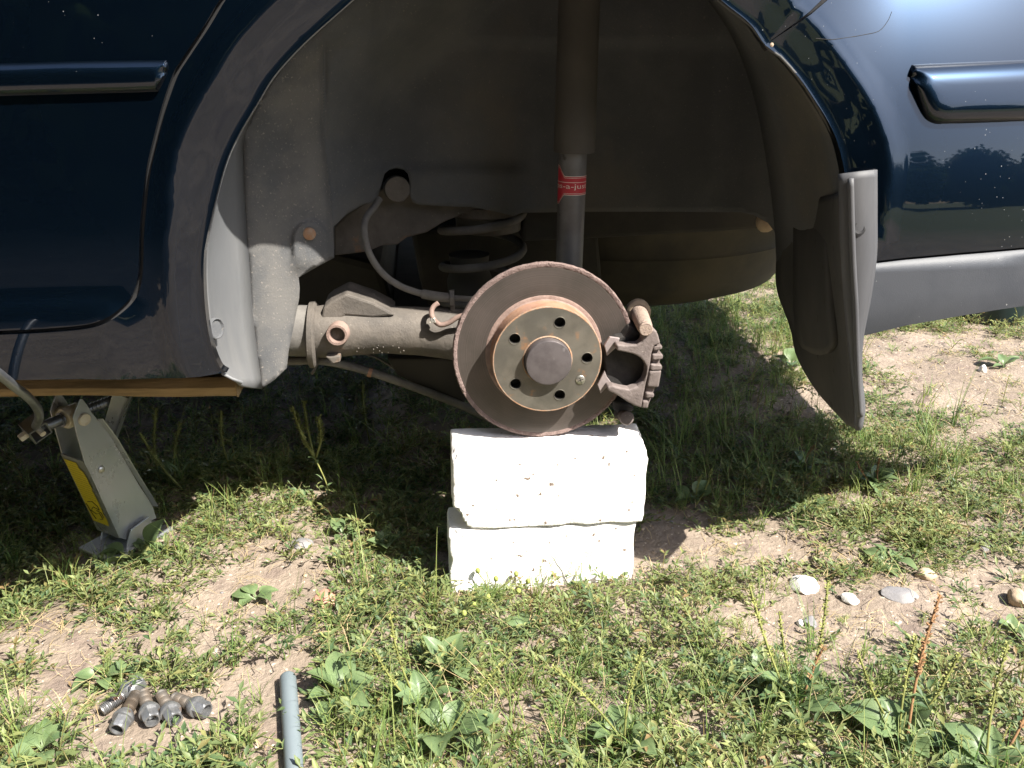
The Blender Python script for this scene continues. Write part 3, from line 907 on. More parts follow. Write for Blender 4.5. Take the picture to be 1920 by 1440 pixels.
bc = PY(580, 438, float(ywall_px([580], [438])[0]) - 0.001)
mb = MB()
mb.add(*lathe([(0, 0.0075), (0.001, 0.0085), (0.003, 0.0080), (0.0045, 0.005), (0.0048, 0.0004)], bc, (0.1, -1, 0), 18))
mb.build('liner_bolt', M['hatrust'], wall, smooth=True, sharp=40)
bc = PY(745, 355, 0.215)
mb = MB()
mb.add(*lathe([(-0.03, 0.019), (0, 0.019), (0.002, 0.0175), (0.003, 0.010), (0.003, 0.0005)], bc, (0.1, -1, 0.1), 24))
mb.build('mount_bolt', M['arm'], car, smooth=True, sharp=40)
# rear wall of the tunnel, from the arch edge down to the flap
outr = [(1240, -88), (1310, -45), (1364, 3), (1416, 43), (1445, 83), (1468, 98), (1511, 147), (1539, 190), (1560, 226), (1575, 263), (1583, 306), (1586, 360), (1588, 440), (1594, 520)]
OA = resamp3(spline([PY(px - 7, py + 6, -0.108) for px, py in outr], 4), 30)
inn = [(1150, -180), (1200, -150), (1270, -80), (1330, 0), (1370, 60), (1400, 130), (1420, 200), (1435, 280), (1446, 350), (1455, 440), (1458, 520)]
OB = resamp3(spline([PY(px, py, 0.10) for px, py in inn], 4), 30)
V, F = [], []
for a, b in zip(OA, OB):
    for k in range(6):
        p = a.lerp(b, k / 5); p.x += 0.012 * math.sin(math.pi * k / 5); V.append(p)
for i in range(29):
    for k in range(5):
        F.append([i * 6 + k, (i + 1) * 6 + k, (i + 1) * 6 + k + 1, i * 6 + k + 1])
rw = obj('liner_rear_wall', V, F, M['liner'], car, smooth=True)
sm = rw.modifiers.new('thick', 'SOLIDIFY'); sm.thickness = 0.003; sm.offset = 0
# lid of the wheel house so that no light falls in from above
mb = MB()
mb.add(*box(-0.45, 0.45, -0.112, 0.30, 0.86, 0.875))
mb.build('inner_arch', M['under'], car)

# ------------------------------------------------------------ mud flap
def grid(rows, nr, ncol, name, m, parent, thick=0.004):
    """rows of control points (px, py, Y) blended into a smooth sheet"""
    R3 = [resamp3(spline([PY(c[0], c[1], c[2] - 0.022 * max(0, min(1, (0.1 - c[2]) / 0.2))) for c in row], 6), ncol) for row in rows]
    cols = [resamp3(spline([r[k] for r in R3], 6), nr) for k in range(ncol)]
    V = [cols[k][i] for i in range(nr) for k in range(ncol)]
    F = [[i * ncol + k, i * ncol + k + 1, (i + 1) * ncol + k + 1, (i + 1) * ncol + k] for i in range(nr - 1) for k in range(ncol - 1)]
    o = obj(name, V, F, m, parent, smooth=True)
    s = o.modifiers.new('thick', 'SOLIDIFY'); s.thickness = thick; s.offset = 0
    return o
flap = grid([
    [(1456, 380, 0.10), (1520, 372, 0.02), (1560, 366, -0.06), (1578, 360, -0.118)],
    [(1458, 470, 0.10), (1520, 465, 0.02), (1560, 462, -0.06), (1580, 460, -0.120)],
    [(1458, 540, 0.10), (1522, 540, 0.02), (1566, 540, -0.06), (1586, 540, -0.122)],
    [(1484, 615, 0.08), (1530, 622, 0.02), (1570, 630, -0.05), (1592, 630, -0.124)],
    [(1496, 668, 0.07), (1540, 690, 0.01), (1575, 700, -0.05), (1598, 700, -0.124)],
    [(1533, 732, 0.04), (1560, 750, -0.01), (1585, 760, -0.06), (1604, 760, -0.124)],
    [(1590, 795, -0.05), (1597, 798, -0.075), (1602, 801, -0.10), (1607, 803, -0.124)]], 36, 14, 'mud_flap', M['flapin'], car)
grid([[(1492, 392, 0.070), (1515, 392, 0.048), (1545, 390, 0.005), (1556, 388, -0.02)],
      [(1492, 450, 0.052), (1515, 450, 0.024), (1545, 450, -0.024), (1556, 450, -0.044)],
      [(1492, 560, 0.045), (1515, 560, 0.016), (1548, 560, -0.033), (1562, 560, -0.055)],
      [(1497, 625, 0.045), (1520, 632, 0.014), (1550, 635, -0.033), (1568, 630, -0.06)],
      [(1508, 650, 0.040), (1530, 662, 0.005), (1550, 664, -0.03), (1562, 650, -0.055)]], 20, 8, 'flap_pad', M['flapin'], flap, 0.008)
grid([[(1572, 327, -0.119), (1600, 323, -0.126), (1622, 320, -0.126), (1642, 318, -0.122)],
      [(1574, 400, -0.120), (1600, 400, -0.127), (1622, 400, -0.128), (1642, 398, -0.123)],
      [(1577, 480, -0.121), (1602, 480, -0.128), (1624, 480, -0.129), (1641, 480, -0.124)],
      [(1583, 560, -0.122), (1600, 560, -0.129), (1616, 560, -0.130), (1630, 560, -0.125)],
      [(1591, 630, -0.123), (1600, 632, -0.129), (1608, 632, -0.129), (1616, 634, -0.125)],
      [(1599, 700, -0.123), (1604, 700, -0.128), (1609, 700, -0.128), (1613, 700, -0.124)],
      [(1605, 760, -0.123), (1610, 762, -0.128), (1615, 762, -0.128), (1619, 762, -0.124)],
      [(1605, 803, -0.123), (1608, 806, -0.126), (1612, 804, -0.126), (1615, 796, -0.124)]], 40, 9, 'flap_edge', M['flap'], flap, 0.005)
mb = MB()
mb.add(*tube(spline([PY(px, py, y - 0.022) for px, py, y in [(1595, 335, -0.131), (1597, 420, -0.132), (1600, 500, -0.133), (1604, 570, -0.134), (1606, 640, -0.133), (1609, 720, -0.132), (1613, 780, -0.130)]], 6), 0.0035, 8))
mb.build('flap_bead', M['flap'], flap, smooth=True)
mb = MB()
mb.add(*lathe([(-0.002, 0.008), (0.0, 0.0085), (0.001, 0.006), (-0.0005, 0.0035), (-0.0006, 0.0003)], PY(1610, 428, -0.1525), (0, -1, 0.2), 18))
mb.build('flap_screw', M['gap'], flap, smooth=True, sharp=40)
# scuff on the bumper gap corner
mb = MB()
mb.add(*lathe([(0, 0.0022), (0.001, 0.002), (0.0015, 0.0005)], PY(1447, 84, -0.131), (0, -1, 0), 9))
mb.build('trim_tip', M['stoneb'], bo)

# ------------------------------------------------------------ underbody behind the axle
rail = [(627, 480), (627, 424), (650, 402), (690, 376), (720, 350), (990, 350), (990, 395), (930, 397), (868, 402), (830, 418), (800, 436), (762, 446), (745, 459), (715, 461), (690, 472), (660, 476)]
mb = MB()
mb.add(*prism(XZ(rail, 0.235), 0.235, 0.30))
mb.build('chassis_rail', M['arm'], car, bevel=0.003)
mb = MB()
mb.add(*prism(XZ([(975, 330), (1500, 330), (1500, 415), (1440, 420), (1410, 424), (1095, 441), (975, 446)], 0.30), 0.27, 0.36))
mb.build('rear_rail', M['under'], car, bevel=0.006)
mb = MB()
mb.add(*lathe([(0, 0.010), (0.004, 0.014), (0.012, 0.015), (0.020, 0.012), (0.024, 0.004)], PY(1425, 419, 0.17), (0.6, -1, 0.4), 14))
mb.build('rail_plug', M['stoneb'], car, smooth=True)
# spare wheel well
TC = Vector((0.27, 0.80, 0.0))
mb = MB()
mb.add(*lathe([(0.232, 0.02), (0.236, 0.20), (0.246, 0.29), (0.268, 0.345), (0.305, 0.372), (0.352, 0.385), (0.358, 0.391), (0.364, 0.388), (0.40, 0.394), (0.47, 0.40), (0.56, 0.41)], TC, (0, 0, 1), 72))
mb.build('spare_wheel_well', M['tank'], car, smooth=True, sharp=60)
# tank, bump stop, cross beam: dark masses behind the trailing arm
mb = MB()
mb.add(*prism(XZ([(520, 440), (660, 470), (716, 485), (738, 560), (735, 600), (700, 640), (520, 640)], 0.55), 0.50, 1.2))
mb.build('fuel_tank', M['under'], car, bevel=0.015)
mb = MB()
mb.add(*prism(XZ([(770, 430), (1010, 420), (1120, 440), (1130, 560), (900, 600), (800, 570), (786, 520)], 0.38), 0.37, 0.48))
mb.build('spring_bracket', M['under'], car, bevel=0.008)
mb = MB()
sc_ = PY(880, 500, 0.285)
mb.add(*lathe([(-0.08, 0.034), (-0.02, 0.036), (0.0, 0.030), (0.02, 0.032)], sc_, (0, 0, 1), 24))
mb.build('bump_stop', M['under'], car, smooth=True, sharp=40)
# coil spring
sx = PY(905, 490, 0.285)
path = []
for k in range(0, 150):
    t = k / 149 * 2 * math.pi * 3.3
    path.append(Vector((sx.x + 0.064 * math.cos(t + 1.0), sx.y + 0.064 * math.sin(t + 1.0), sx.z - 0.085 + 0.058 * t / (2 * math.pi))))
mb = MB(); mb.add(*tube(path, 0.0066, 10)); mb.build('coil_spring', M['spring'], car, smooth=True)
mb = MB()
mb.add(*lathe([(-0.012, 0.044), (-0.010, 0.050), (0.012, 0.052), (0.016, 0.058), (0.03, 0.058)], Vector((sx.x + 0.01, sx.y, PY(900, 418, 0.285).z)), (0, 0, 1), 32))
mb.build('spring_seat', M['arm'], car, smooth=True, sharp=40)

# ------------------------------------------------------------ trailing arm
ay = 0.125
def armsec(px, pyt, pyb):
    a, b = PY(px, pyt, ay), PY(px, pyb, ay)
    return (a + b) / 2, (a - b).length / 2
mb = MB()
st = [armsec(592, 576, 668), armsec(620, 572, 668), armsec(660, 572, 664), armsec(720, 575, 660), armsec(790, 577, 664), armsec(850, 578, 672), armsec(930, 585, 690)]
mb.add(*tube([s[0] for s in st], [s[1] for s in st], 28))
armo = mb.build('trailing_arm', M['arm'], car, smooth=True, sharp=60)
mb = MB()
st = [armsec(500, 572, 666), armsec(545, 571, 667), armsec(584, 572, 668)]
mb.add(*tube([s[0] for s in st], [s[1] * 0.96 for s in st], 28))
mb.build('arm_bush', M['hose'], armo, smooth=True, sharp=60)
mb = MB()
cs = armsec(590, 570, 684)
mb.add(*lathe([(-0.008, cs[1] * 0.95), (-0.006, cs[1] * 1.04), (0.001, cs[1] * 1.06), (0.004, cs[1] * 0.98)], cs[0], st[2][0] - st[0][0], 36))
mb.build('arm_collar', M['arm'], armo, smooth=True, sharp=40)
hc = PY(632, 628, 0.078)
mb = MB()
mb.add(*lathe([(0.05, 0.0165), (0.0, 0.0150), (-0.002, 0.0142), (-0.002, 0.0112), (0.0, 0.0105), (0.03, 0.0102), (0.03, 0.0002)], hc, (0.1, 1, -0.05), 28))
mb.build('arm_socket', M['rustring'], armo, smooth=True, sharp=40)
mb = MB()
mb.add(*lathe([(0.028, 0.0104), (0.029, 0.0002)], hc, (0.1, 1, -0.05), 20))
mb.build('socket_bottom', M['hole'], armo)
mb = MB()
mb.add(*prism(XZ([(606, 588), (610, 566), (622, 556), (652, 540), (700, 556), (730, 572), (742, 580), (700, 584), (650, 580), (640, 590)], 0.13), 0.10, 0.17))
mb.build('arm_bracket', M['arm'], armo, bevel=0.003)
mb = MB()
mb.add(*prism(XZ([(612, 662), (640, 660), (640, 672), (625, 676)], 0.10), 0.085, 0.12))
mb.build('arm_tab', M['arm'], armo, bevel=0.002)
# weld drops along the arm
mb = MB()
for k in range(46):
    px, py = random.uniform(660, 855), random.uniform(640, 662) + random.choice((0, 0, -12))
    p = PY(px, py, ay - 0.031 - 0.0005)
    r = random.uniform(0.0006, 0.0014)
    c, rad = st[0]
    V_, F_ = lathe([(-r, r * 0.4), (0, r), (r, r * 0.5)], p, (0, -1, 0), 6)
    mb.add(V_, F_)
wd = mb.build('weld_spatter', M['arm'], armo, smooth=True)
wd['kind'] = 'stuff'
# cross beam of the axle
ca = PY(800, 690, 0.16)
mb = MB()
bp_ = XZ([(725, 668), (860, 668), (880, 700), (870, 755), (845, 748), (790, 722), (745, 700)], 0.17)
mb.add(*prism(bp_, 0.16, 1.35))
mb.build('axle_beam', M['under'], car, bevel=0.004)
# hub carrier behind the disc
mb = MB()
mb.add(*lathe([(0.010, 0.050), (0.012, 0.060), (0.05, 0.062), (0.06, 0.050), (0.11, 0.045)], DC, (0, 1, 0), 40))
mb.build('hub_carrier', M['black'], car, smooth=True, sharp=40)
mb = MB()
mb.add(*lathe([(0.018, 0.098), (0.022, 0.105), (0.030, 0.106), (0.034, 0.05)], DC + Vector((0.014, 0, 0.002)), (0, 1, 0), 56))
mb.build('splash_shield', M['black'], car, smooth=True, sharp=40)
# brake cable under the arm
cab = [(500, 678, 0.13), (545, 677, 0.13), (600, 676, 0.13), (650, 685, 0.14), (700, 699, 0.145), (760, 720, 0.15), (820, 742, 0.155), (870, 762, 0.16), (930, 790, 0.165), (990, 815, 0.17)]
mb = MB(); mb.add(*tube(spline([PY(*c) for c in cab], 5), 0.0062, 10)); co = mb.build('brake_cable', M['hose'], car, smooth=True)
mb = MB()
mb.add(*tube([PY(588, 690, 0.13), PY(592, 692, 0.13)], 0.010, 12))
mb.build('cable_clip', M['arm'], co, smooth=True, sharp=40)
mb = MB()
mb.add(*tube([PY(690, 697, 0.144), PY(697, 699, 0.144)], 0.0075, 10))
mb.build('cable_clip', M['hatside'], co, smooth=True, sharp=40)
mb = MB(); mb.add(*tube(spline([PY(*c) for c in [(640, 660, 0.15), (700, 668, 0.19), (760, 705, 0.20), (778, 720, 0.2)]], 5), 0.002, 6))
mb.build('brake_pipe', M['hose'], car, smooth=True)
# brake hose
hs = [(712, 372, 0.20), (702, 388, 0.19), (687, 408, 0.165), (683, 435, 0.15), (693, 476, 0.14), (718, 513, 0.135), (752, 537, 0.13), (792, 551, 0.125), (820, 556, 0.12)]
mb = MB(); mb.add(*tube(spline([PY(*c) for c in hs], 6), 0.0048, 10)); ho = mb.build('brake_hose', M['hose'], car, smooth=True)
mb = MB()
mb.add(*tube(spline([PY(*c) for c in [(792, 551, 0.125), (820, 556, 0.12), (846, 559, 0.12)]], 4), 0.0068, 12))
mb.add(*tube([PY(843, 559, 0.12), PY(851, 559, 0.12)], 0.0115, 6))
mb.add(*tube([PY(851, 559, 0.12), PY(905, 562, 0.11)], 0.0042, 8))
mb.build('hose_fitting', M['hose'], ho, smooth=True, sharp=40)
mb = MB()
mb.add(*extr([PY(842, 545, 0.122), PY(852, 543, 0.122), (PY(853, 585, 0.115)), PY(845, 585, 0.115)], (0, 0.003, 0)))
mb.build('hose_bracket', M['arm'], ho, bevel=0.0005)
# hooked pipe and its bracket on the arm
mb = MB()
mb.add(*tube(spline([PY(*c) for c in [(822, 568, 0.095), (812, 576, 0.092), (809, 588, 0.086), (814, 600, 0.081), (826, 609, 0.079), (842, 605, 0.078), (858, 595, 0.077), (880, 588, 0.075)]], 6), 0.0036, 8))
mb.build('hard_pipe', M['rustring'], ho, smooth=True)
mb = MB()
mb.add(*extr([PY(806, 598, 0.077), PY(815, 596, 0.077), PY(818, 606, 0.075), PY(808, 605, 0.075)], (0, 0.012, 0)))
mb.build('pipe_clip', M['chrome'], ho, bevel=0.001)

# ------------------------------------------------------------ shock absorber
sy = 0.10
def pc(pxl, pxr, py, y):
    a, b = PY(pxl, py, y), PY(pxr, py, y)
    return (a + b) / 2, (b - a).length / 2
a0, r0 = pc(1052, 1128, -120, sy); a1, r1 = pc(1047, 1124, 20, sy); a2, r2 = pc(1038, 1115, 285, sy)
mb = MB()
mb.add(*tube([a0, a1, a2 + (a1 - a2).normalized() * 0.003, a2, a2], [r0, r1, r2, r2 - 0.001, r2 - 0.006], 40))
mb.build('dust_cover', M['cover'], car, smooth=True, sharp=50)
b1, q1 = pc(1049, 1101, 270, sy); b2, q2 = pc(1041, 1093, 500, sy)
ax = (b2 - b1).normalized()
b3 = b2 + ax * 0.06
mb = MB(); mb.add(*tube([b1 - ax * 0.05, b1, b2, b3], q1, 40)); tubeo = mb.build('shock_absorber', M['shock'], car, smooth=True, sharp=50)
# sticker wound round the tube
e1 = Vector((0, -1, 0)); e1 = (e1 - ax * e1.dot(ax)).normalized()      # towards the viewer
e2 = ax.cross(e1)
if e2.x < 0:
    e2 = -e2
tv = Vector((CAM - b1)); tv = (tv - ax * tv.dot(ax)).normalized()
phi0 = math.atan2(tv.dot(e2), tv.dot(e1))
zc_s = (PY(1070, 345, sy) - b1).dot(ax)
def cyl(s, h, lift):
    """s: metres round the tube from the middle of the visible side, h: metres up from the sticker's middle"""
    ph = phi0 + s / q1
    return b1 + ax * (zc_s - h) + (e1 * math.cos(ph) + e2 * math.sin(ph)) * (q1 + lift)
def strip(pts_top, pts_bot, lift):
    V, F = [], []
    for (s, t), (s2, b) in zip(pts_top, pts_bot):
        V += [cyl(s, t, lift), cyl(s2, b, lift)]
    for i in range(len(pts_top) - 1):
        F.append([2 * i, 2 * i + 1, 2 * i + 3, 2 * i + 2])
    return V, F
mm = 0.001
ss = np.linspace(-46, 30, 60)
def edge(s, k=0.0):
    star = np.interp(s, [-46, -30, -20, -10.5], [14, 26, 25, 12.4]) if s < -10.5 else 12.4
    return (star - k)
mb = MB()
mb.add(*strip([(s * mm, edge(s) * mm) for s in ss], [(s * mm, -edge(s) * mm) for s in ss], 0.0003))
stk = mb.build('sticker', M['red'], tubeo, smooth=True)
mb = MB()
for sg in (1, -1):
    for k0, k1 in ((0.0, 0.8), (2.1, 2.6)):
        mb.add(*strip([(s * mm, sg * edge(s, k0) * mm) for s in ss], [(s * mm, sg * edge(s, k1) * mm) for s in ss], 0.0005))
mb.add(*strip([(s * mm, 4.7 * mm) for s in ss], [(s * mm, 4.0 * mm) for s in ss], 0.0005))
cu = bpy.data.curves.new('t', 'FONT')
cu.body = 'gas-a-just'; cu.size = 1.0; cu.align_x = 'LEFT'; cu.resolution_u = 2
to = bpy.data.objects.new('t', cu)
COL.objects.link(to)
dg = bpy.context.evaluated_depsgraph_get()
tm = bpy.data.meshes.new_from_object(to.evaluated_get(dg))
bm = bmesh.new(); bm.from_mesh(tm)
bmesh.ops.triangulate(bm, faces=bm.faces)
tx = [v.co.x for v in bm.verts]
wt = max(tx)
kx = 55.0 / wt; ky = 9.2
V = [cyl((-31.0 + v.co.x * kx) * mm, (-3.6 + v.co.y * ky) * mm, 0.0005) for v in bm.verts]
F = [[v.index for v in f.verts] for f in bm.faces]
mb.add(V, F)
bm.free()
bpy.data.objects.remove(to)
mb.build('sticker_print', M['pale'], stk)
# ------------------------------------------------------------ brake disc
HAT, HR = 0.031, 0.0695
dsc = None
mb = MB()
seg = 160
# friction ring: outer rim worn into a rough lip
V, F = [], []
prof = [(0.000, 0.0735), (0.000, 0.078), (0.000, 0.090), (0.000, 0.102), (0.0002, 0.1115)]
for y, r in prof:
    for k in range(seg):
        t = 2 * math.pi * k / seg
        V.append(DC + Vector((r * math.cos(t), y, r * math.sin(t))))
for i in range(len(prof) - 1):
    for k in range(seg):
        k2 = (k + 1) % seg
        F.append([i * seg + k, i * seg + k2, (i + 1) * seg + k2, (i + 1) * seg + k])
dorg = thing  # placeholder name kept local
me = mesh_of('brake_disc', [v - DC for v in V], F, M['disc'], True)
dsc = bpy.data.objects.new('brake_disc', me)
link(dsc, car)
dsc.location = DC - ORG[car.name]
dsc.rotation_euler = (R(-1.5), 0, 0)
dsc.scale = (1.025, 1.0, 1.025)
ORG[dsc.name] = DC.copy()
def ringmesh(prof, seg, jit, m, name, parent, sharp=40):
    V, F = [], []
    for j, (y, r) in enumerate(prof):
        for k in range(seg):
            t = 2 * math.pi * k / seg
            jr = jit[j] * noise.noise(Vector((math.cos(t) * 90, math.sin(t) * 90, j * 3.3)))
            V.append(DC + Vector(((r + jr) * math.cos(t), y, (r + jr) * math.sin(t))))
    for i in range(len(prof) - 1):
        for k in range(seg):
            k2 = (k + 1) % seg
            F.append([i * seg + k, i * seg + k2, (i + 1) * seg + k2, (i + 1) * seg + k])
    return obj(name, V, F, m, parent, smooth=True, sharp=sharp)
ringmesh([(0.0004, 0.1105), (-0.0009, 0.1128), (-0.0008, 0.1155), (0.0015, 0.1166), (0.0055, 0.1166), (0.0085, 0.1160), (0.009, 0.10), (0.009, 0.05)], 220,
         [0.0002, 0.0014, 0.0014, 0.0010, 0.0010, 0.0010, 0, 0], M['rustedge'], 'disc_rim', dsc)
ringmesh([(0.0002, 0.0755), (-0.0006, 0.0745), (-0.0006, 0.0705), (-0.002, 0.0690)], 90, [0.0002] * 4, M['rustring'], 'inner_ring', dsc)
ringmesh([(-0.0015, 0.0692), (-0.006, 0.0685), (-HAT + 0.003, 0.0685), (-HAT + 0.0012, 0.0688)], 90, [0.0003] * 4, M['hatside'], 'disc_hat', dsc)
# hat face with five holes and the rim of rust
HY = -HAT
holes_px = [(893, 565), (590, 673), (602, 980), (903, 1060), (1085, 810)]
ang0 = math.atan2(565 - 818, 893 - 815)
hang = []
for hx, hy in holes_px:
    hang.append(math.atan2(-(hy - 818), hx - 815))
a_base = hang[0]
angs = [a_base + 2 * math.pi * k / 5 for k in range(5)]
hc2 = [(DC.x + 0.050 * math.cos(a), DC.z + 0.050 * math.sin(a)) for a in angs]
circ = lambda cx, cz, r, n: [(cx + r * math.cos(2 * math.pi * k / n), cz + r * math.sin(2 * math.pi * k / n)) for k in range(n)]
scr_a = math.atan2(-(963 - 818), 1035 - 815)
scx, scz = DC.x + 0.0505 * math.cos(scr_a), DC.z + 0.0505 * math.sin(scr_a)
outer = circ(DC.x, DC.z, 0.0672, 96)
inner_pts = [(DC.x + r * math.cos(t), DC.z + r * math.sin(t)) for r in (0.036, 0.042, 0.062) for t in np.linspace(0, 2 * math.pi, 40)[:-1]]
cen = circ(DC.x, DC.z, 0.0315, 64)
hl = [circ(x, z, 0.0078, 28) for x, z in hc2]
v2, F = cdt(outer, hl + [cen])
n = len(v2)
V = [Vector((x, HY, z)) for x, z in v2]
for f in F:
    a, b, c = (V[i] for i in f[:3])
    if (b - a).cross(c - a).y > 0:
        f.reverse()
obj('hat_face', V, F, M['hatface'], dsc)
ringmesh([(HY + 0.0012, 0.0688), (HY + 0.0002, 0.0686), (HY - 0.0004, 0.0680), (HY, 0.0670)], 120, [0.0003, 0.0003, 0.0004, 0.0003], M['hatrust'], 'hat_rim', dsc, 80)
for x, z in hc2:
    mb = MB()
    mb.add(*lathe([(0.0, 0.0078), (-0.0005, 0.0075), (-0.0005, 0.0070), (0.002, 0.0066), (0.014, 0.0066), (0.014, 0.0002)], Vector((x, HY, z)), (0, 1, 0), 28, cap0=False))
    bh = mb.build('bolt_hole', M['hatface'], dsc, smooth=True, sharp=40)
    mb = MB()
    mb.add(*lathe([(0.003, 0.00652), (0.0135, 0.0064), (0.0136, 0.0002)], Vector((x, HY, z)), (0, 1, 0), 20, cap0=False))
    mb.build('hole_bottom', M['hole'], bh)
# locating screw with a cross
mb = MB()
mb.add(*lathe([(0.0006, 0.0063), (-0.0008, 0.0060), (-0.0014, 0.0052), (-0.0015, 0.0002)], Vector((scx, HY, scz)), (0, 1, 0), 24))
so = mb.build('locating_screw', M['chrome'], dsc, smooth=True, sharp=40)
mb = MB()
for t in (0.35, 0.35 + math.pi / 2):
    c_, s_ = math.cos(t), math.sin(t)
    P = [(-0.0036, -0.0005), (0.0036, -0.0005), (0.0036, 0.0005), (-0.0036, 0.0005)]
    mb.add([Vector((scx + a * c_ - b * s_, HY - 0.00165 - (0.0001 if t > 1 else 0), scz + a * s_ + b * c_)) for a, b in P], [[0, 1, 2, 3]])
mb.build('screw_cross', M['hole'], so)
# hub centre: collar of the hat hole, dust cap
ringmesh([(HY, 0.0316), (HY - 0.0006, 0.0312), (HY - 0.001, 0.0300), (HY + 0.003, 0.0296), (HY + 0.004, 0.0290)], 64, [0.0001] * 5, M['hatrust'], 'centre_collar', dsc)
mb = MB()
mb.add(*lathe([(0.006, 0.0294), (-0.010, 0.0290), (-0.0112, 0.0288), (-0.0126, 0.0278), (-0.013, 0.0255), (-0.013, 0.0003)], Vector((DC.x, HY, DC.z)), (0, 1, 0), 64))
mb.build('dust_cap', M['cap'], dsc, smooth=True, sharp=35)

# ------------------------------------------------------------ brake caliper
def Z4(pts):
    return [(1040 + a / 5.142, 540 + b / 5.142) for a, b in pts]
YF = -0.042
cal = None
front = Z4([(595, 545), (700, 552), (795, 548), (838, 520), (850, 480), (835, 445), (905, 405), (955, 392), (985, 420), (1005, 470), (1022, 540),
            (960, 560), (935, 640), (925, 720), (905, 830), (880, 930), (860, 1030), (838, 1160), (775, 1140), (700, 1098), (610, 1040), (515, 992), (508, 950), (560, 942),
            (640, 965), (720, 978), (800, 950), (855, 900), (882, 830), (885, 760), (860, 710), (820, 672), (760, 640), (690, 622), (600, 606)])
mb = MB(); mb.add(*prism(XZ(front, YF), YF, YF + 0.016))
cal = mb.build('brake_caliper', M['caliper'], car, bevel=0.0025, bseg=3)
# bridge over the disc edge, with ribs
bridge = Z4([(935, 480), (985, 440), (1015, 540), (1020, 700), (1005, 860), (975, 960), (930, 1080), (900, 1165), (838, 1160), (862, 1030), (905, 830), (935, 640)])
mb = MB(); mb.add(*prism(XZ(bridge, YF + 0.008), YF + 0.008, 0.055))
mb.build('caliper_bridge', M['caliper'], cal, bevel=0.004, bseg=3)
for rib in ([(945, 560), (1040, 552), (1045, 590), (950, 612)], [(940, 640), (1050, 640), (1048, 690), (938, 700)], [(925, 735), (1042, 745), (1040, 795), (920, 800)],
            [(915, 800), (1035, 795), (1005, 965), (890, 960)], [(880, 1010), (968, 1020), (960, 1062), (872, 1070)], [(850, 1085), (908, 1090), (905, 1166), (838, 1162)]):
    mb = MB(); mb.add(*prism(XZ(Z4(rib), YF + 0.002), YF + 0.002, 0.030))
    mb.build('rib', M['caliper'], cal, bevel=0.0028, bseg=3)
# outer pad: plate with a round notch, lining behind
mb = MB(); mb.add(*prism(XZ(Z4([(475, 548), (527, 463), (625, 478), (600, 560), (500, 650), (488, 600)]), -0.024), -0.027, -0.023))
pad = mb.build('pad_plate', M['padplate'], cal, bevel=0.0008)
mb = MB(); mb.add(*prism(XZ(Z4([(408, 925), (478, 790), (500, 850), (560, 930), (500, 950), (440, 1012)]), -0.024), -0.027, -0.023))
mb.build('pad_plate', M['padplate'], cal, bevel=0.0008)
mb = MB(); mb.add(*prism(XZ(Z4([(470, 560), (600, 480), (840, 430), (900, 500), (960, 700), (930, 960), (840, 1090), (560, 1000), (470, 940), (500, 780)]), -0.018), -0.021, -0.002))
mb.build('pad_lining', M['black'], pad)
mb = MB(); mb.add(*prism(XZ(Z4([(640, 420), (710, 335), (800, 380), (850, 480), (820, 545), (690, 540), (600, 470)]), 0.0), -0.024, 0.04))
mb.build('carrier', M['black'], cal, bevel=0.003)
mb = MB(); mb.add(*prism(XZ(Z4([(540, 1060), (700, 1095), (760, 1140), (700, 1200), (600, 1190), (545, 1140)]), 0.02), 0.012, 0.05))
mb.build('carrier', M['black'], cal, bevel=0.003)
mb = MB(); mb.add(*prism(XZ(Z4([(700, 300), (930, 300), (1000, 520), (1000, 900), (930, 1100), (760, 1150), (720, 1000), (760, 700)]), 0.04), 0.035, 0.085))
mb.build('caliper_body', M['black'], cal, bevel=0.006)
# guide pins
p0, p1 = PY(*Z4([(880, 400)])[0], YF - 0.004), PY(*Z4([(800, 215)])[0], 0.045)
dv = (p1 - p0).normalized(); L = (p1 - p0).length
mb = MB(); mb.add(*lathe([(0, 0.0003), (0, 0.0078), (0.001, 0.0088), (0.007, 0.0088), (0.0085, 0.0078), (0.012, 0.0098), (0.03, 0.0105), (0.05, 0.011), (L, 0.0120), (L + 0.012, 0.0120)], p0, dv, 20))
pin = mb.build('guide_pin', M['bolthead'], cal, smooth=True, sharp=40)
mb = MB(); mb.add(*lathe([(L - 0.016, 0.0125), (L - 0.012, 0.0165), (L, 0.0165), (L + 0.004, 0.0125)], p0, dv, 24))
mb.build('pin_boot', M['stoneb'], pin, smooth=True, sharp=40)
p0, p1 = PY(*Z4([(700, 1255)])[0], -0.02), PY(*Z4([(620, 1215)])[0], 0.045)
dv = (p1 - p0).normalized(); L = (p1 - p0).length
mb = MB(); mb.add(*lathe([(0, 0.0003), (0, 0.0065), (0.001, 0.0090), (0.006, 0.0102), (0.012, 0.0100), (0.02, 0.0088), (L, 0.0075)], p0, dv, 20))
mb.build('guide_pin', M['caliper'], cal, smooth=True, sharp=40)

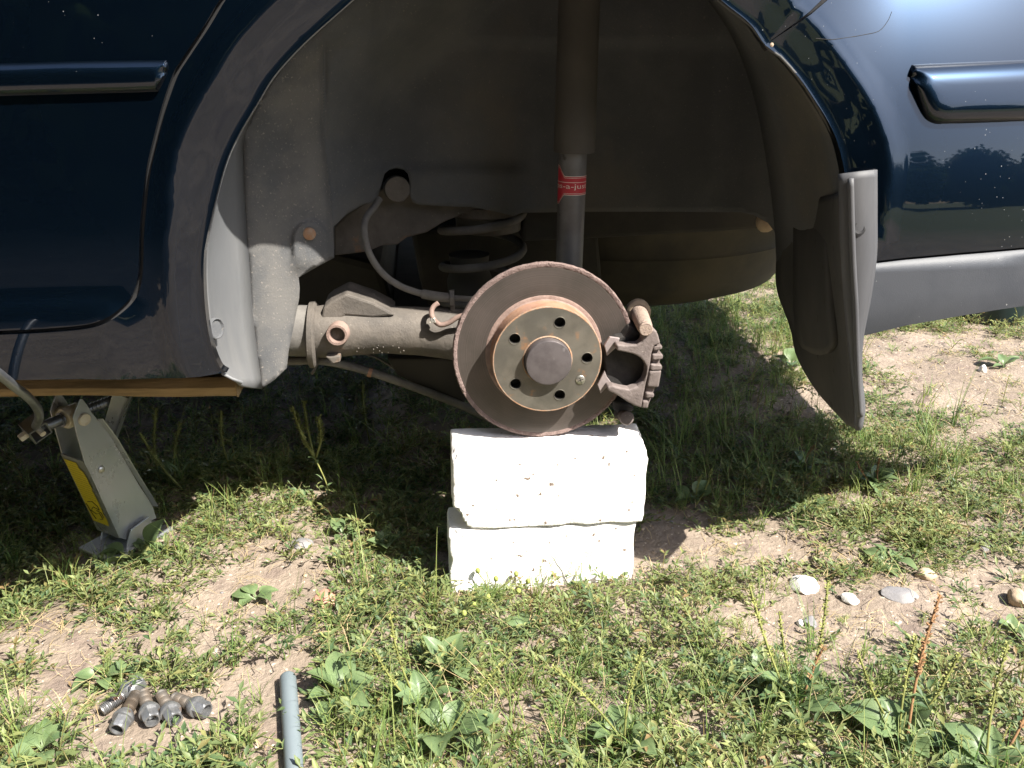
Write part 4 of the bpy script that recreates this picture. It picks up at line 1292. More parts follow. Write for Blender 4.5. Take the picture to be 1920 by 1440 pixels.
# ------------------------------------------------------------ white bricks
def brick(name, label, c, size, yaw, seed, chips, group):
    W, D, H = size
    nxb, nyb, nzb = 80, 22, 40
    V, F, idx = [], [], {}
    def vid(i, j, k):
        if (i, j, k) not in idx:
            idx[(i, j, k)] = len(V)
            V.append(Vector(((i / nxb - .5) * W, (j / nyb - .5) * D, (k / nzb - .5) * H)))
        return idx[(i, j, k)]
    for i in range(nxb):
        for k in range(nzb):
            F.append([vid(i, 0, k), vid(i + 1, 0, k), vid(i + 1, 0, k + 1), vid(i, 0, k + 1)])
            F.append([vid(i, nyb, k), vid(i, nyb, k + 1), vid(i + 1, nyb, k + 1), vid(i + 1, nyb, k)])
    for i in range(nxb):
        for j in range(nyb):
            F.append([vid(i, j, 0), vid(i, j + 1, 0), vid(i + 1, j + 1, 0), vid(i + 1, j, 0)])
            F.append([vid(i, j, nzb), vid(i + 1, j, nzb), vid(i + 1, j + 1, nzb), vid(i, j + 1, nzb)])
    for j in range(nyb):
        for k in range(nzb):
            F.append([vid(0, j, k), vid(0, j, k + 1), vid(0, j + 1, k + 1), vid(0, j + 1, k)])
            F.append([vid(nxb, j, k), vid(nxb, j + 1, k), vid(nxb, j + 1, k + 1), vid(nxb, j, k + 1)])
    rr = 0.0022
    half = Vector((W / 2, D / 2, H / 2))
    for v in V:
        # round the edges, then knock off the chips, then roughen
        q = Vector([max(-half[a] + rr, min(half[a] - rr, v[a])) for a in range(3)])
        d = v - q
        if d.length > 1e-9:
            v.xyz = q + d.normalized() * min(rr, d.length)
        for (cn, dist, bumpy) in chips:
            cn_ = Vector(cn).normalized()
            over = v.dot(cn_) - dist - bumpy * noise.noise(v * 55 + Vector((seed, 0, 0))) - bumpy * 0.5 * noise.noise(v * 160)
            if over > 0:
                v -= cn_ * over
        e = v.copy()
        v += Vector((noise.noise(e * 70 + Vector((seed, 3, 1))), noise.noise(e * 70 + Vector((seed, 7, 9))), noise.noise(e * 70 + Vector((seed, 1, 5))))) * 0.0008
        edge_ = sum(1 for a in range(3) if abs(abs(e[a]) - half[a]) < 0.007)
        if edge_ >= 2:
            v -= e.normalized() * max(0, noise.noise(e * 45 + Vector((seed, 0, 2)))) * 0.0035
        v += Vector((noise.noise(e * 16 + Vector((seed, 3, 1))), noise.noise(e * 16 + Vector((seed, 7, 9))), noise.noise(e * 16 + Vector((seed, 1, 5))))) * 0.0006
    me = mesh_of(name, V, F, M['brick'], True)
    o = bpy.data.objects.new(name, me)
    link(o)
    o.location = c
    o.rotation_euler = yaw
    tag(o, label, 'brick', group)
    return o
TOPZ = DC.z - DR
h1 = 0.121
z1 = TOPZ - h1
fy = -0.036                                      # front face
l_, r_ = PY(849, 925, fy), PY(1211, 925, fy)
W1 = r_.x - l_.x
brick('white_brick', 'upper white brick carrying the brake disc, chipped at its lower left corner', ((l_.x + r_.x) / 2, fy + 0.035, z1 + h1 / 2 - 0.001), (W1, 0.070, h1),
      (0, R(0.8), 0), 1.7,
      [((-1, -0.2, -0.8), 0.122, 0.006), ((-0.9, -0.3, 1.0), 0.124, 0.004), ((1, -0.3, 0.9), 0.128, 0.004), ((0, -1, 1), 0.0635, 0.002)], 'bricks under the brake disc')
l_, r_ = PY(842, 1040, fy + 0.002), PY(1190, 1040, fy + 0.002)
W2 = r_.x - l_.x
brick('white_brick', 'lower white brick standing in the weeds under another brick', ((l_.x + r_.x) / 2, fy + 0.037, z1 - 0.060 - 0.0015), (W2, 0.070, 0.119),
      (0, R(0.5), R(0.8)), 5.1, [((-1, -0.4, 1.0), 0.130, 0.005), ((0.9, -0.3, -1.0), 0.145, 0.004)], 'bricks under the brake disc')

# ------------------------------------------------------------ timber on the jack
wt0 = [PY(px, py, -0.022) for px, py in [(-500, 746), (-250, 748), (0, 747), (150, 744), (300, 747), (446, 745)]]
wtt = [PY(px, py, -0.025) for px, py in [(-500, 714), (-250, 714), (0, 713), (150, 712), (300, 711), (446, 708)]]
B_ = resamp3(spline(wt0, 6), 40); T_ = resamp3(spline(wtt, 6), 40)
V, F = [], []
for i, (b, t) in enumerate(zip(B_, T_)):
    j = 0.0015 * noise.noise(Vector((i * 0.5, 1, 0)))
    top = t.z
    V += [Vector((b.x, -0.022 + j, b.z + 0.002)), Vector((b.x, -0.027 - j, b.z * 0.45 + top * 0.55)), Vector((b.x, -0.018, top - 0.001)), Vector((b.x, 0.065, top)), Vector((b.x, 0.067, b.z + 0.001)), Vector((b.x, -0.016, b.z))]
m6 = 6
for i in range(39):
    for k in range(m6):
        k2 = (k + 1) % m6
        F.append([i * m6 + k, i * m6 + k2, (i + 1) * m6 + k2, (i + 1) * m6 + k])
F.append(list(range(m6))); F.append([39 * m6 + k for k in range(m6)][::-1])
o = obj('timber', V, F, M['wood'], bevel=0.001, origin=(-0.9, 0, V[0].z))
tag(o, 'weathered brown wooden board lying between the jack and the car sill', 'board')

# ------------------------------------------------------------ jack
JA = R(55)
ju = Vector((math.cos(JA), math.sin(JA), 0)); jn = Vector((math.sin(JA), -math.cos(JA), 0)); jz = Vector((0, 0, 1))
foot = G(262, 1020)
JB = foot + jz * 0.018
def jfit(px, py, base):
    """point in the jack's plane through base seen at that pixel"""
    d = ray(px, py)
    t = (base - CAM).dot(jn) / d.dot(jn)
    return CAM + d * t
pvt = jfit(157, 786, JB)                       # pivot on the near cheek
jack = thing('jack', 'galvanised steel screw jack with yellow label under the timber', 'jack', (foot.x, foot.y, foot.z))
jm = M['zinc']
# near cheek outline traced in the jack's plane
def JP(pts, off=0.0):
    return [jfit(x / 3.789, 680 + y / 3.789, JB) - jn * off for x, y in pts]
cheek = [(570, 260), (590, 262), (620, 300), (650, 350), (690, 400), (735, 450), (790, 530), (850, 630), (920, 750), (990, 870), (1050, 960), (1085, 1020), (1112, 1105), (1060, 1130), (1040, 1228),
         (930, 1240), (905, 1262), (855, 1245), (835, 1200), (770, 1060), (700, 905), (640, 775), (600, 700), (570, 590), (545, 500), (520, 392), (540, 330)]
CW = 0.052
near = JP(cheek)
mb = MB()
mb.add(*extr([p for p in near], -jn * 0.0025))
armj = mb.build('lower_arm', jm, jack, bevel=0.0006)
mb = MB()
mb.add(*extr([p - jn * CW for p in near], jn * 0.0025))
mb.build('arm_cheek', jm, armj, bevel=0.0006)
# web between the cheeks (front-left side)
webl = JP([(600, 700), (640, 775), (700, 905), (770, 1060), (835, 1200), (855, 1245)])
pl = ((webl[-1] - webl[0]).normalized().cross(jn)).normalized()
if pl.dot(Vector((-1, -1, 0))) < 0:
    pl = -pl
mb = MB()
for a, b in zip(webl[:-1], webl[1:]):
    mb.add(*extr([a + pl * 0.0012, b + pl * 0.0012, b - jn * CW + pl * 0.0012, a - jn * CW + pl * 0.0012], -pl * 0.0025))
mb.build('arm_web', jm, armj)
# flange strip along the far edge of the cheek
mb = MB()
fl = JP([(690, 400), (790, 530), (920, 750), (1050, 960), (1085, 1020)])
for a, b in zip(fl[:-1], fl[1:]):
    mb.add(*extr([a + jn * 0.0005, b + jn * 0.0005, b + jn * 0.006 + Vector((0.003, 0, 0.001)), a + jn * 0.006 + Vector((0.003, 0, 0.001))], Vector((0.0015, 0, 0.0008))))
mb.build('arm_flange', jm, armj)
# yellow label on the web
la, lb = webl[0].lerp(webl[-1], 0.05) + pl * 0.0018, webl[0].lerp(webl[-1], 0.86) + pl * 0.0018
V, F, UV = [], [], []
nr_ = 24
for i in range(nr_ + 1):
    t = i / nr_
    p = la.lerp(lb, t)
    tear = 0.010 + 0.006 * abs(noise.noise(Vector((i * 0.45, 2.2, 0)))) + (0.009 if i < 3 else 0)
    V += [p - jn * tear, p - jn * (CW - 0.004)]
    UV += [(0, 1 - t), (1, 1 - t)]
for i in range(nr_):
    F.append([2 * i, 2 * i + 1, 2 * i + 3, 2 * i + 2])
lab = obj('label', V, F, M['label'], armj)
uvl = lab.data.uv_layers.new(name='UVMap')
for lp in lab.data.loops:
    uvl.data[lp.index].uv = UV[lp.vertex_index]
mb = MB()
def lpt(u, v):
    p = la.lerp(lb, v)
    return p - jn * (0.012 + (CW - 0.016) * (1 - u)) + pl * 0.0004
for dr_ in ([(0.25, .66), (0.6, .62), (0.85, .68), (0.85, .74), (0.5, .72), (0.3, .78)], [(0.2, .80), (0.5, .84), (0.75, .80), (0.8, .9), (0.55, .93)], [(0.1, .70), (0.2, .88), (0.3, .94)], [(0.62, .77), (0.9, .78), (0.9, .86)]):
    mb.add(*tube([lpt(*q) for q in dr_], 0.0005, 4))
mb.build('label_drawing', M['gap'], lab)
# rivets, pivot pin, trunnion
mb = MB()
rv = jfit(190, 880, JB)
mb.add(*lathe([(0, 0.0055), (0.0015, 0.0052), (0.003, 0.003), (0.0032, 0.0003)], rv, jn, 16))
mb.build('rivet', M['chrome'], armj, smooth=True, sharp=40)
mb = MB()
mb.add(*lathe([(-CW - 0.004, 0.0003), (-CW - 0.004, 0.0085), (-CW, 0.009), (0.0, 0.009), (0.003, 0.009), (0.0042, 0.008), (0.0044, 0.0003)], pvt, jn, 28))
mb.build('pivot_pin', M['zincpin'], armj, smooth=True, sharp=40)
pc_ = pvt - jn * CW / 2
mb = MB()
mb.add(*tube([pc_ - ju * 0.013, pc_ - ju * 0.011, pc_ + ju * 0.011, pc_ + ju * 0.013], [0.0140, 0.0155, 0.0155, 0.0140], 28))
mb.build('trunnion', M['zincpin'], armj, smooth=True, sharp=40)
# screw: smooth shank towards the crank, thread through the trunnion
s0, s1 = pc_ - ju * 0.055, pc_ + ju * 0.30
mb = MB()
pts = [s0, s0 + ju * 0.004, pc_ - ju * 0.016]
mb.add(*tube(pts, [0.0065, 0.0078, 0.0078], 20))
npt = 160
rad = [0.0068 + 0.0010 * math.sin(k * math.pi / 1.5) for k in range(npt)]
mb.add(*tube([(pc_ - ju * 0.016).lerp(s1, k / (npt - 1)) for k in range(npt)], rad, 14))
mb.add(*tube([pc_ - ju * 0.0175, pc_ - ju * 0.0165], 0.0105, 16))
scw = mb.build('screw', M['steel'], jack, smooth=True, sharp=45)
# other arms of the jack, behind
up0 = pc_ + ju * 0.115
mb = MB()
def strut(a, b, wdt, th):
    d = (b - a).normalized()
    s = d.cross(jn).normalized()
    return extr([a - s * wdt / 2, a + s * wdt / 2, b + s * wdt / 2, b - s * wdt / 2], -jn * th)
ua, ub = PY(196, 835, 0.165), PY(226, 742, 0.145)
dd_ = (ub - ua).normalized(); sd = dd_.cross(Vector((0, 1, 0))).normalized()
mb.add(*extr([ua - dd_ * 0.02 - sd * 0.009, ua - dd_ * 0.02 + sd * 0.009, ub + sd * 0.011, ub - sd * 0.011], (0.0, 0.003, 0)))
mb.add(*extr([ua - dd_ * 0.02 - sd * 0.009, ub - sd * 0.011, ub - sd * 0.011 + Vector((0, 0.03, 0)), ua - dd_ * 0.02 - sd * 0.009 + Vector((0, 0.03, 0))], sd * 0.003))
mb.build('upper_arm', jm, jack)
tb = wt0[2]
mb = MB()
hd = Vector((ub.x + 0.01, 0.03, tb.z - 0.004))
mb.add(*box(hd.x - 0.02, hd.x + 0.05, 0.03, 0.16, tb.z - 0.012, tb.z - 0.0005))
mb.build('jack_head', M['steel'], jack, bevel=0.002)
# base plate and foot on the ground
mb = MB()
bu, bn = ju, jn
def bpnt(a, b, z):
    return foot + bu * a + bn * b + jz * z
mb.add(*extr([bpnt(-0.060, -0.060, 0.004), bpnt(0.050, -0.060, 0.004), bpnt(0.050, 0.018, 0.004), bpnt(-0.060, 0.018, 0.004)], jz * 0.005))
mb.add(*extr([bpnt(-0.030, 0.006, 0.008), bpnt(0.030, 0.006, 0.008), bpnt(0.018, 0.006, 0.042), bpnt(-0.016, 0.006, 0.036)], jn * 0.003))
mb.add(*extr([bpnt(-0.030, -0.052, 0.008), bpnt(0.030, -0.052, 0.008), bpnt(0.018, -0.052, 0.042), bpnt(-0.016, -0.052, 0.036)], jn * 0.003))
mb.build('base', jm, jack, bevel=0.001)
# universal joint and crank
jt = PY(58, 806, depth_at(s0) * 0 + s0.y - 0.012)
mb = MB()
q0, q1_ = PY(75, 796, s0.y - 0.004), PY(38, 822, s0.y - 0.022)
dq = (q1_ - q0).normalized(); sq = dq.cross(Vector((0, -0.6, 0.8))).normalized(); tq = dq.cross(sq)
def yok(a, s, t): return q0 + dq * a + sq * s + tq * t
hw = 0.012
for sgn in (-1, 1):
    mb.add(*extr([yok(-0.006, -hw, sgn * hw), yok(0.020, -hw, sgn * hw), yok(0.020, hw, sgn * hw), yok(-0.006, hw, sgn * hw)], tq * 0.0022))
for aa in (-0.006, 0.018):
    mb.add(*extr([yok(aa, -hw, -hw), yok(aa, hw, -hw), yok(aa, hw, hw + 0.002), yok(aa, -hw, hw + 0.002)], dq * 0.0022))
yk = mb.build('crank_yoke', M['steel'], scw, bevel=0.0006)
mb = MB(); mb.add(*tube([yok(0.006, -0.016, 0), yok(0.006, 0.016, 0)], 0.004, 12)); mb.add(*tube([yok(0.018, 0, 0), yok(0.030, 0, 0)], 0.006, 6))
mb.build('yoke_pin', M['zincpin'], yk, smooth=True, sharp=40)
mb = MB()
yb_ = s0.y
mb.add(*tube(spline([PY(-60, 662, -0.225), PY(-10, 695, -0.18), PY(30, 727, -0.135), PY(56, 748, -0.10), PY(71, 768, -0.06), PY(73, 785, -0.03), PY(66, 800, yb_ - 0.012)], 8), 0.0052, 16))
mb.build('crank_handle', M['steel'], scw, smooth=True, sharp=50)

# ------------------------------------------------------------ wheel bolts
def wheel_bolt(label, head_px, shank_px, zh, zs, m_shank):
    """head_px: middle of the head's end face; shank_px: end of the thread"""
    a = G(*head_px, 0); b = G(*shank_px, 0)
    a = a + jz * zh; b = b + jz * zs
    # keep the true length 52 mm
    d = (b - a); d.normalize()
    t = thing('wheel_bolt', label, 'bolt', (a.x, a.y, gh(a.x, a.y)), 'wheel bolts lying on the soil')
    up_ = d.orthogonal().normalized(); v_ = d.cross(up_)
    mb = MB()
    # hexagon with a hollow end, flange and ball seat
    hexr, hl_ = 0.0098, 0.014
    def ringp(h, r, n, ph=0):
        return [a + d * h + (up_ * math.cos(2 * math.pi * k / n + ph) + v_ * math.sin(2 * math.pi * k / n + ph)) * r for k in range(n)]
    R0 = ringp(0, 0.0066, 24); R1 = ringp(0, 0.0082, 24)
    Hx = []
    for k in range(24):
        th = 2 * math.pi * k / 24
        rr = 0.0085 / math.cos((th % (math.pi / 3)) - math.pi / 6)
        Hx.append(a + d * 0.0015 + (up_ * math.cos(th) + v_ * math.sin(th)) * rr)
    Hx2 = [p + d * 0.0125 for p in Hx]
    F1 = ringp(0.014, 0.0118, 24); F2 = ringp(0.0165, 0.0120, 24); F3 = ringp(0.022, 0.0100, 24); F4 = ringp(0.0255, 0.0072, 24)
    IN = ringp(0.010, 0.0062, 24)
    loops = [IN, R0, R1, Hx, Hx2, F1, F2, F3, F4]
    V = [p for Lp in loops for p in Lp]
    F = [[i * 24 + k, i * 24 + (k + 1) % 24, (i + 1) * 24 + (k + 1) % 24, (i + 1) * 24 + k] for i in range(len(loops) - 1) for k in range(24)]
    F.append(list(range(24))); F.append([8 * 24 + k for k in range(24)][::-1])
    hd = obj('head', V, F, M['bolt'], t, smooth=True, sharp=28)
    n = 76
    path = [a + d * (0.025 + 0.027 * k / (n - 1)) for k in range(n)]
    rad = [0.0064 + 0.0009 * math.sin(k * 2 * math.pi / 5.2) if 3 < k < n - 3 else 0.0058 for k in range(n)]
    mb = MB(); mb.add(*tube(path, rad, 16))
    mb.build('thread', m_shank, t, smooth=True, sharp=60)
    return t
wheel_bolt('grey wheel bolt lying sideways on top of the heap, hexagon turned up', (272, 1300), (205, 1337), 0.020, 0.010, M['bolt'])
wheel_bolt('brown rusty wheel bolt with its head half hidden under weed leaves', (222, 1382), (262, 1318), 0.010, 0.016, M['thread'])
wheel_bolt('wheel bolt with a bright worn rim on its hollow head', (289, 1366), (272, 1318), 0.011, 0.013, M['thread'])
wheel_bolt('middle wheel bolt with grass blades growing before its hollow head', (331, 1364), (305, 1318), 0.011, 0.011, M['thread'])
wheel_bolt('wheel bolt lying at the end of the heap towards the grey pipe', (391, 1347), (330, 1322), 0.011, 0.010, M['thread'])

# ------------------------------------------------------------ grey pipe
pa, pb_ = G(541, 1282), G(556, 1500)
dp = (pb_ - pa).normalized()
pe = pa + dp * 0.50
pr = 0.0098
pa = pa + jz * pr; pe = Vector((pe.x, pe.y, gh(pe.x, pe.y) + pr + 0.002))
mb = MB()
dpp = (pe - pa).normalized()
prof = [(0.02, 0.0070), (0.0, 0.0072), (-0.0005, 0.0085), (0.001, pr - 0.0004), (0.004, pr), (0.498, pr), (0.5, pr - 0.001), (0.5, 0.007), (0.48, 0.0068)]
mb.add(*lathe(prof, pa, dpp, 32))
o = mb.build('grey_pipe', M['pipe'], smooth=True, sharp=40, origin=(pa.x, pa.y, pa.z - pr))
tag(o, 'blue grey metal pipe with a rounded end lying in the weeds', 'pipe')

# ------------------------------------------------------------ stones
def stone(name, label, px, py, wpx, hpx, th, m, seed, cat='stone', flat=0.5, sink=0.4):
    c = G(px, py)
    s = depth_at(c) / FPX
    rx = wpx / 2 * s; ry = hpx / 2 * s / 0.62
    bm = bmesh.new()
    bmesh.ops.create_icosphere(bm, subdivisions=3, radius=1)
    V = []
    for v in bm.verts:
        q = v.co.normalized()
        k = 1 + 0.30 * noise.noise(q * 1.3 + Vector((seed, 0, 0))) + 0.10 * noise.noise(q * 4 + Vector((0, seed, 0)))
        # flatten some facets
        for f in range(4):
            nf = Vector((math.sin(seed * 3 + f * 2.1), math.cos(seed * 5 + f * 1.7), math.sin(seed + f * 1.1) * 0.6)).normalized()
            dd = q.dot(nf) * k
            if dd > 0.72:
                q = q - nf * (dd - 0.72) / k
        V.append(Vector((q.x * k * rx, q.y * k * ry, q.z * k * th)))
    F = [[v.index for v in f.verts] for f in bm.faces]
    bm.free()
    me = mesh_of(name, V, F, m, True, 40)
    o = bpy.data.objects.new(name, me); link(o)
    o.location = (c.x, c.y, c.z + th * (1 - sink) - th * 0.3)
    o.rotation_euler = (0, 0, seed)
    return tag(o, label, cat)
stone('stone', 'large white limestone pebble on bare soil', 1508, 1100, 66, 30, 0.010, M['stonew'], 0.3)
stone('stone', 'small cream pebble beside a dry weed, near the large white pebble', 1593, 1127, 30, 20, 0.008, M['stonew'], 1.3)
stone('stone', 'flat grey stone sunk into the bare soil', 1690, 1116, 70, 34, 0.0045, M['stoneg'], 0.15)
stone('stone', 'tan stone casting a dark shadow at the edge of the bare soil', 1908, 1130, 46, 26, 0.016, M['stoneb'], 2.0)
stone('brick_shard', 'flat red brick shard lying on soil among the weeds', 610, 1126, 46, 38, 0.008, M['brickr'], 0.6, 'brick shard')
stone('stone', 'flat grey stone in the soil behind the red brick shard', 568, 1021, 46, 22, 0.006, M['stoneg'], 0.2)
stone('stone', 'grey stone by the wilted plantain on the bare soil', 1838, 1025, 34, 20, 0.007, M['stoneg'], 0.9)
stone('stone', 'tiny white chip of stone beside dry stalks on bare soil', 1500, 1171, 14, 10, 0.005, M['stonew'], 2.6)
stone('stone', 'bluish grey pebble beside the tiny white chip', 1519, 1170, 28, 18, 0.008, M['stoneg'], 1.9)
stone('stone', 'buff stone half buried behind the wilted plantain', 1733, 1082, 42, 20, 0.010, M['stoneb'], 2.9)
stone('stone', 'white chip of stone on the sunlit soil beyond the mud flap', 1842, 696, 20, 9, 0.012, M['stonew'], 0.8)

# pebbles and crumbs nobody could count
N = 5200
bmx = bmesh.new(); bmesh.ops.create_icosphere(bmx, subdivisions=1, radius=1)
pv = np.array([v.co[:] for v in bmx.verts]); pf = np.array([[v.index for v in f.verts] for f in bmx.faces]); bmx.free()
VV, FF = [], []
for i in range(N):
    x, y = random.uniform(-1.1, 1.5), random.uniform(-0.55, 1.5)
    s = 0.0011 + 0.0030 * random.random() ** 4
    a = random.uniform(0, 6.28)
    q = pv * (1 + 0.35 * rng.standard_normal((len(pv), 1)) * 0.6) * np.array([s * random.uniform(0.8, 1.5), s, s * random.uniform(.5, .8)])
    ca_, sa_ = math.cos(a), math.sin(a)
    q = np.stack([q[:, 0] * ca_ - q[:, 1] * sa_ + x, q[:, 0] * sa_ + q[:, 1] * ca_ + y, q[:, 2] + gh(x, y) + s * 0.2], 1)
    FF.append(pf + len(pv) * i); VV.append(q)
def bulk(name, V, F, mats, tint=None, mi=None):
    """one big mesh from arrays of triangles/quads"""
    me = bpy.data.meshes.new(name)
    V = np.asarray(V, np.float32); F = np.asarray(F, np.int32)
    k = F.shape[1]
    me.vertices.add(len(V)); me.vertices.foreach_set('co', V.ravel())
    me.loops.add(F.size); me.loops.foreach_set('vertex_index', F.ravel())
    me.polygons.add(len(F))
    me.polygons.foreach_set('loop_start', np.arange(0, F.size, k, dtype=np.int32))
    for m in mats:
        me.materials.append(m)
    if mi is not None:
        me.polygons.foreach_set('material_index', np.asarray(mi, np.int32))
    me.update(calc_edges=True)
    if tint is not None:
        at = me.attributes.new('tint', 'FLOAT', 'POINT')
        at.data.foreach_set('value', np.asarray(tint, np.float32))
    me.validate()
    return me
me = bulk('soil_crumbs', np.vstack(VV), np.vstack(FF), [M['stoneb'], M['stoneg'], M['soil']], mi=np.repeat(rng.choice([0, 1, 2], N, p=[.3, .15, .55]), len(pf)))
o = bpy.data.objects.new('soil_crumbs', me); link(o)
o['kind'] = 'stuff'; tag(o, 'small pebbles and crumbs scattered over the soil', 'pebbles')

# ------------------------------------------------------------ dark tub and pale wall beyond the car
tb_ = G(1888, 606)
mb = MB()
mb.add(*lathe([(0.0, 0.001), (0.0, 0.105), (0.01, 0.112), (0.27, 0.135), (0.275, 0.145), (0.29, 0.146), (0.292, 0.138), (0.28, 0.132), (0.02, 0.108), (0.018, 0.001)], tb_ + Vector((-0.02, 0.08, -0.01)), (0, 0, 1), 40))
o = mb.build('tub', M['tub'], smooth=True, sharp=40, origin=tb_)
tag(o, 'dark blue green plastic tub standing in the grass behind the bumper', 'tub')
mb = MB()
mb.add(*box(-3.0, 0.75, 2.9, 3.1, -0.05, 0.55))
o = mb.build('concrete_wall', M['concrete'], bevel=0.01, origin=(-1.1, 3.0, -0.05))
tag(o, 'low pale concrete wall beyond the far side of the car', 'wall')
# ------------------------------------------------------------ low weeds, grass and straw: ground cover
class Clump:
    def __init__(s):
        s.V, s.F, s.T = [], [], []
    def leaf(s, p, d, L, w, tint, up=None, fold=0.25, droop=0.0):
        p, d = Vector(p), Vector(d).normalized()
        u = up or Vector((0, 0, 1))
        side = d.cross(u)
        side = side.normalized() if side.length > 1e-4 else Vector((1, 0, 0))
        nrm = side.cross(d)
        n = len(s.V)
        mid = p + d * (L * 0.5) - nrm * (w * fold) * 0.5
        s.V += [p, p + d * (L * .45) + side * w * .5 + nrm * (w * fold * .5), p + d * (L * .45) - side * w * .5 + nrm * (w * fold * .5), mid, p + d * L - Vector((0, 0, droop * L))]
        s.F += [(n, n + 3, n + 1), (n, n + 2, n + 3), (n + 1, n + 3, n + 4), (n + 3, n + 2, n + 4)]
        s.T += [tint] * 5
    def ribbon(s, pts, w0, w1, tint, side=None):
        n = len(s.V)
        m = len(pts)
        for i, p in enumerate(pts):
            a, b = Vector(pts[max(i - 1, 0)]), Vector(pts[min(i + 1, m - 1)])
            t = (b - a).normalized()
            sd = side or t.cross(Vector((0, 0, 1)))
            sd = sd.normalized() if sd.length > 1e-4 else Vector((1, 0, 0))
            ww = w0 + (w1 - w0) * i / (m - 1)
            s.V += [Vector(p) - sd * ww / 2, Vector(p) + sd * ww / 2]
            s.T += [tint, tint]
        for i in range(m - 1):
            k = n + 2 * i
            s.F += [(k, k + 1, k + 3), (k, k + 3, k + 2)]
    def tri3(s, path, r, tint):
        """three-sided stem"""
        n = len(s.V)
        V, F = tube(path, r, 3, False)
        s.V += V
        s.F += [(n + f[0], n + f[1], n + f[2]) for f in F] + [(n + f[0], n + f[2], n + f[3]) for f in F]
        s.T += [tint] * len(V)
    def arr(s):
        return np.array([v[:] for v in s.V], np.float32), np.array(s.F, np.int32), np.array(s.T, np.float32)
rd = random.Random(11)
U = rd.uniform
def knotweed(ns, spread, lift):
    c = Clump()
    for k in range(ns):
        a = 2 * math.pi * (k + U(-.4, .4)) / ns
        L = spread * U(.6, 1.1)
        lf = lift * U(.3, 1.2)
        pts = []
        bend = U(-.5, .5)
        for i in range(7):
            t = i / 6
            aa = a + bend * t
            pts.append(Vector((math.cos(aa) * L * t, math.sin(aa) * L * t, 0.002 + lf * math.sin(t * 2.2) + 0.003 * U(-1, 1))))
        c.tri3(pts, 0.0006, U(.55, .8))
        nl = int(L / 0.0048)
        for j in range(nl):
            t = U(.10, 1) if j else 1
            i = min(int(t * 6), 5)
            p = pts[i].lerp(pts[i + 1], t * 6 - i)
            ang = a + bend * t + (1 if j % 2 else -1) * U(.35, 1.2)
            d = Vector((math.cos(ang), math.sin(ang), U(-.05, .9)))
            ln = U(.007, .016) * (1.15 - .4 * t)
            tt = U(.0, .55) if U(0, 1) > .10 else U(.65, .95)
            c.leaf(p, d, ln, ln * U(.28, .42), tt, fold=U(.1, .6), droop=U(0, .15))
    return c.arr()
def tuft(nb, hmin, hmax, wdt, spread):
    c = Clump()
    for k in range(nb):
        a, h = U(0, 6.28), U(hmin, hmax)
        lean = U(.15, 1.0) * spread
        b = Vector((U(-.008, .008), U(-.008, .008), 0))
        pts = [b + Vector((math.cos(a) * lean * h * t ** 1.7, math.sin(a) * lean * h * t ** 1.7, h * (t - .28 * lean * t * t))) for t in (0, .3, .6, .85, 1)]
        c.ribbon(pts, wdt * U(.7, 1.2), .0003, U(0, .6) if U(0, 1) > .12 else U(.75, 1.0), Vector((-math.sin(a + U(-.4, .4)), math.cos(a), 0)))
    return c.arr()
def feathery(nl, L):
    c = Clump()
    for k in range(nl):
        a, e = U(0, 6.28), U(.2, 1.2)
        ln = L * U(.5, 1)
        d = Vector((math.cos(a) * math.cos(e), math.sin(a) * math.cos(e), math.sin(e)))
        pts = [d * ln * t - Vector((0, 0, .25 * ln * t * t)) for t in (0, .33, .66, 1)]
        tt = U(.1, .7)
        c.ribbon(pts, .0011, .0005, tt)
        for j in range(10):
            t = U(.2, 1)
            p = d * ln * t - Vector((0, 0, .25 * ln * t * t))
            aa = a + U(-1.4, 1.4)
            q = p + Vector((math.cos(aa), math.sin(aa), U(0, .9))) * U(.004, .010)
            c.ribbon([p, (p + q) / 2, q], .0010, .0004, tt)
    return c.arr()
def straw(nb, L):
    c = Clump()
    for k in range(nb):
        a = U(0, 6.28); ln = L * U(.3, 1); b = Vector((U(-.03, .03), U(-.03, .03), .002))
        cv = U(-.8, .8)
        pts = [b + Vector((math.cos(a + cv * t) * ln * t, math.sin(a + cv * t) * ln * t, U(0, .008) + .006 * math.sin(3 * t))) for t in (0, .33, .66, 1)]
        c.ribbon(pts, .0012, .0006, U(0, .7))
    return c.arr()
def spiky(h):
    """upright stem with small seeds"""
    c = Clump()
    lean = U(-.35, .35), U(-.35, .35)
    pts = [Vector((lean[0] * h * t * t, lean[1] * h * t * t, h * t)) for t in np.linspace(0, 1, 7)]
    c.tri3(pts, .0007, U(.5, .8))
    for j in range(int(h / .0022)):
        t = U(.45, 1); i = min(int(t * 6), 5)
        p = pts[i].lerp(pts[i + 1], t * 6 - i)
        a = U(0, 6.28)
        c.leaf(p, (math.cos(a), math.sin(a), U(.2, 1)), U(.002, .0035), .0018, U(.3, .9))
    for j in range(int(h / .012)):
        t = U(.05, .6); i = min(int(t * 6), 5)
        p = pts[i].lerp(pts[i + 1], t * 6 - i)
        a = U(0, 6.28)
        c.leaf(p, (math.cos(a), math.sin(a), U(.1, .8)), U(.010, .020), .0045, U(.1, .6), droop=.2)
    return c.arr()
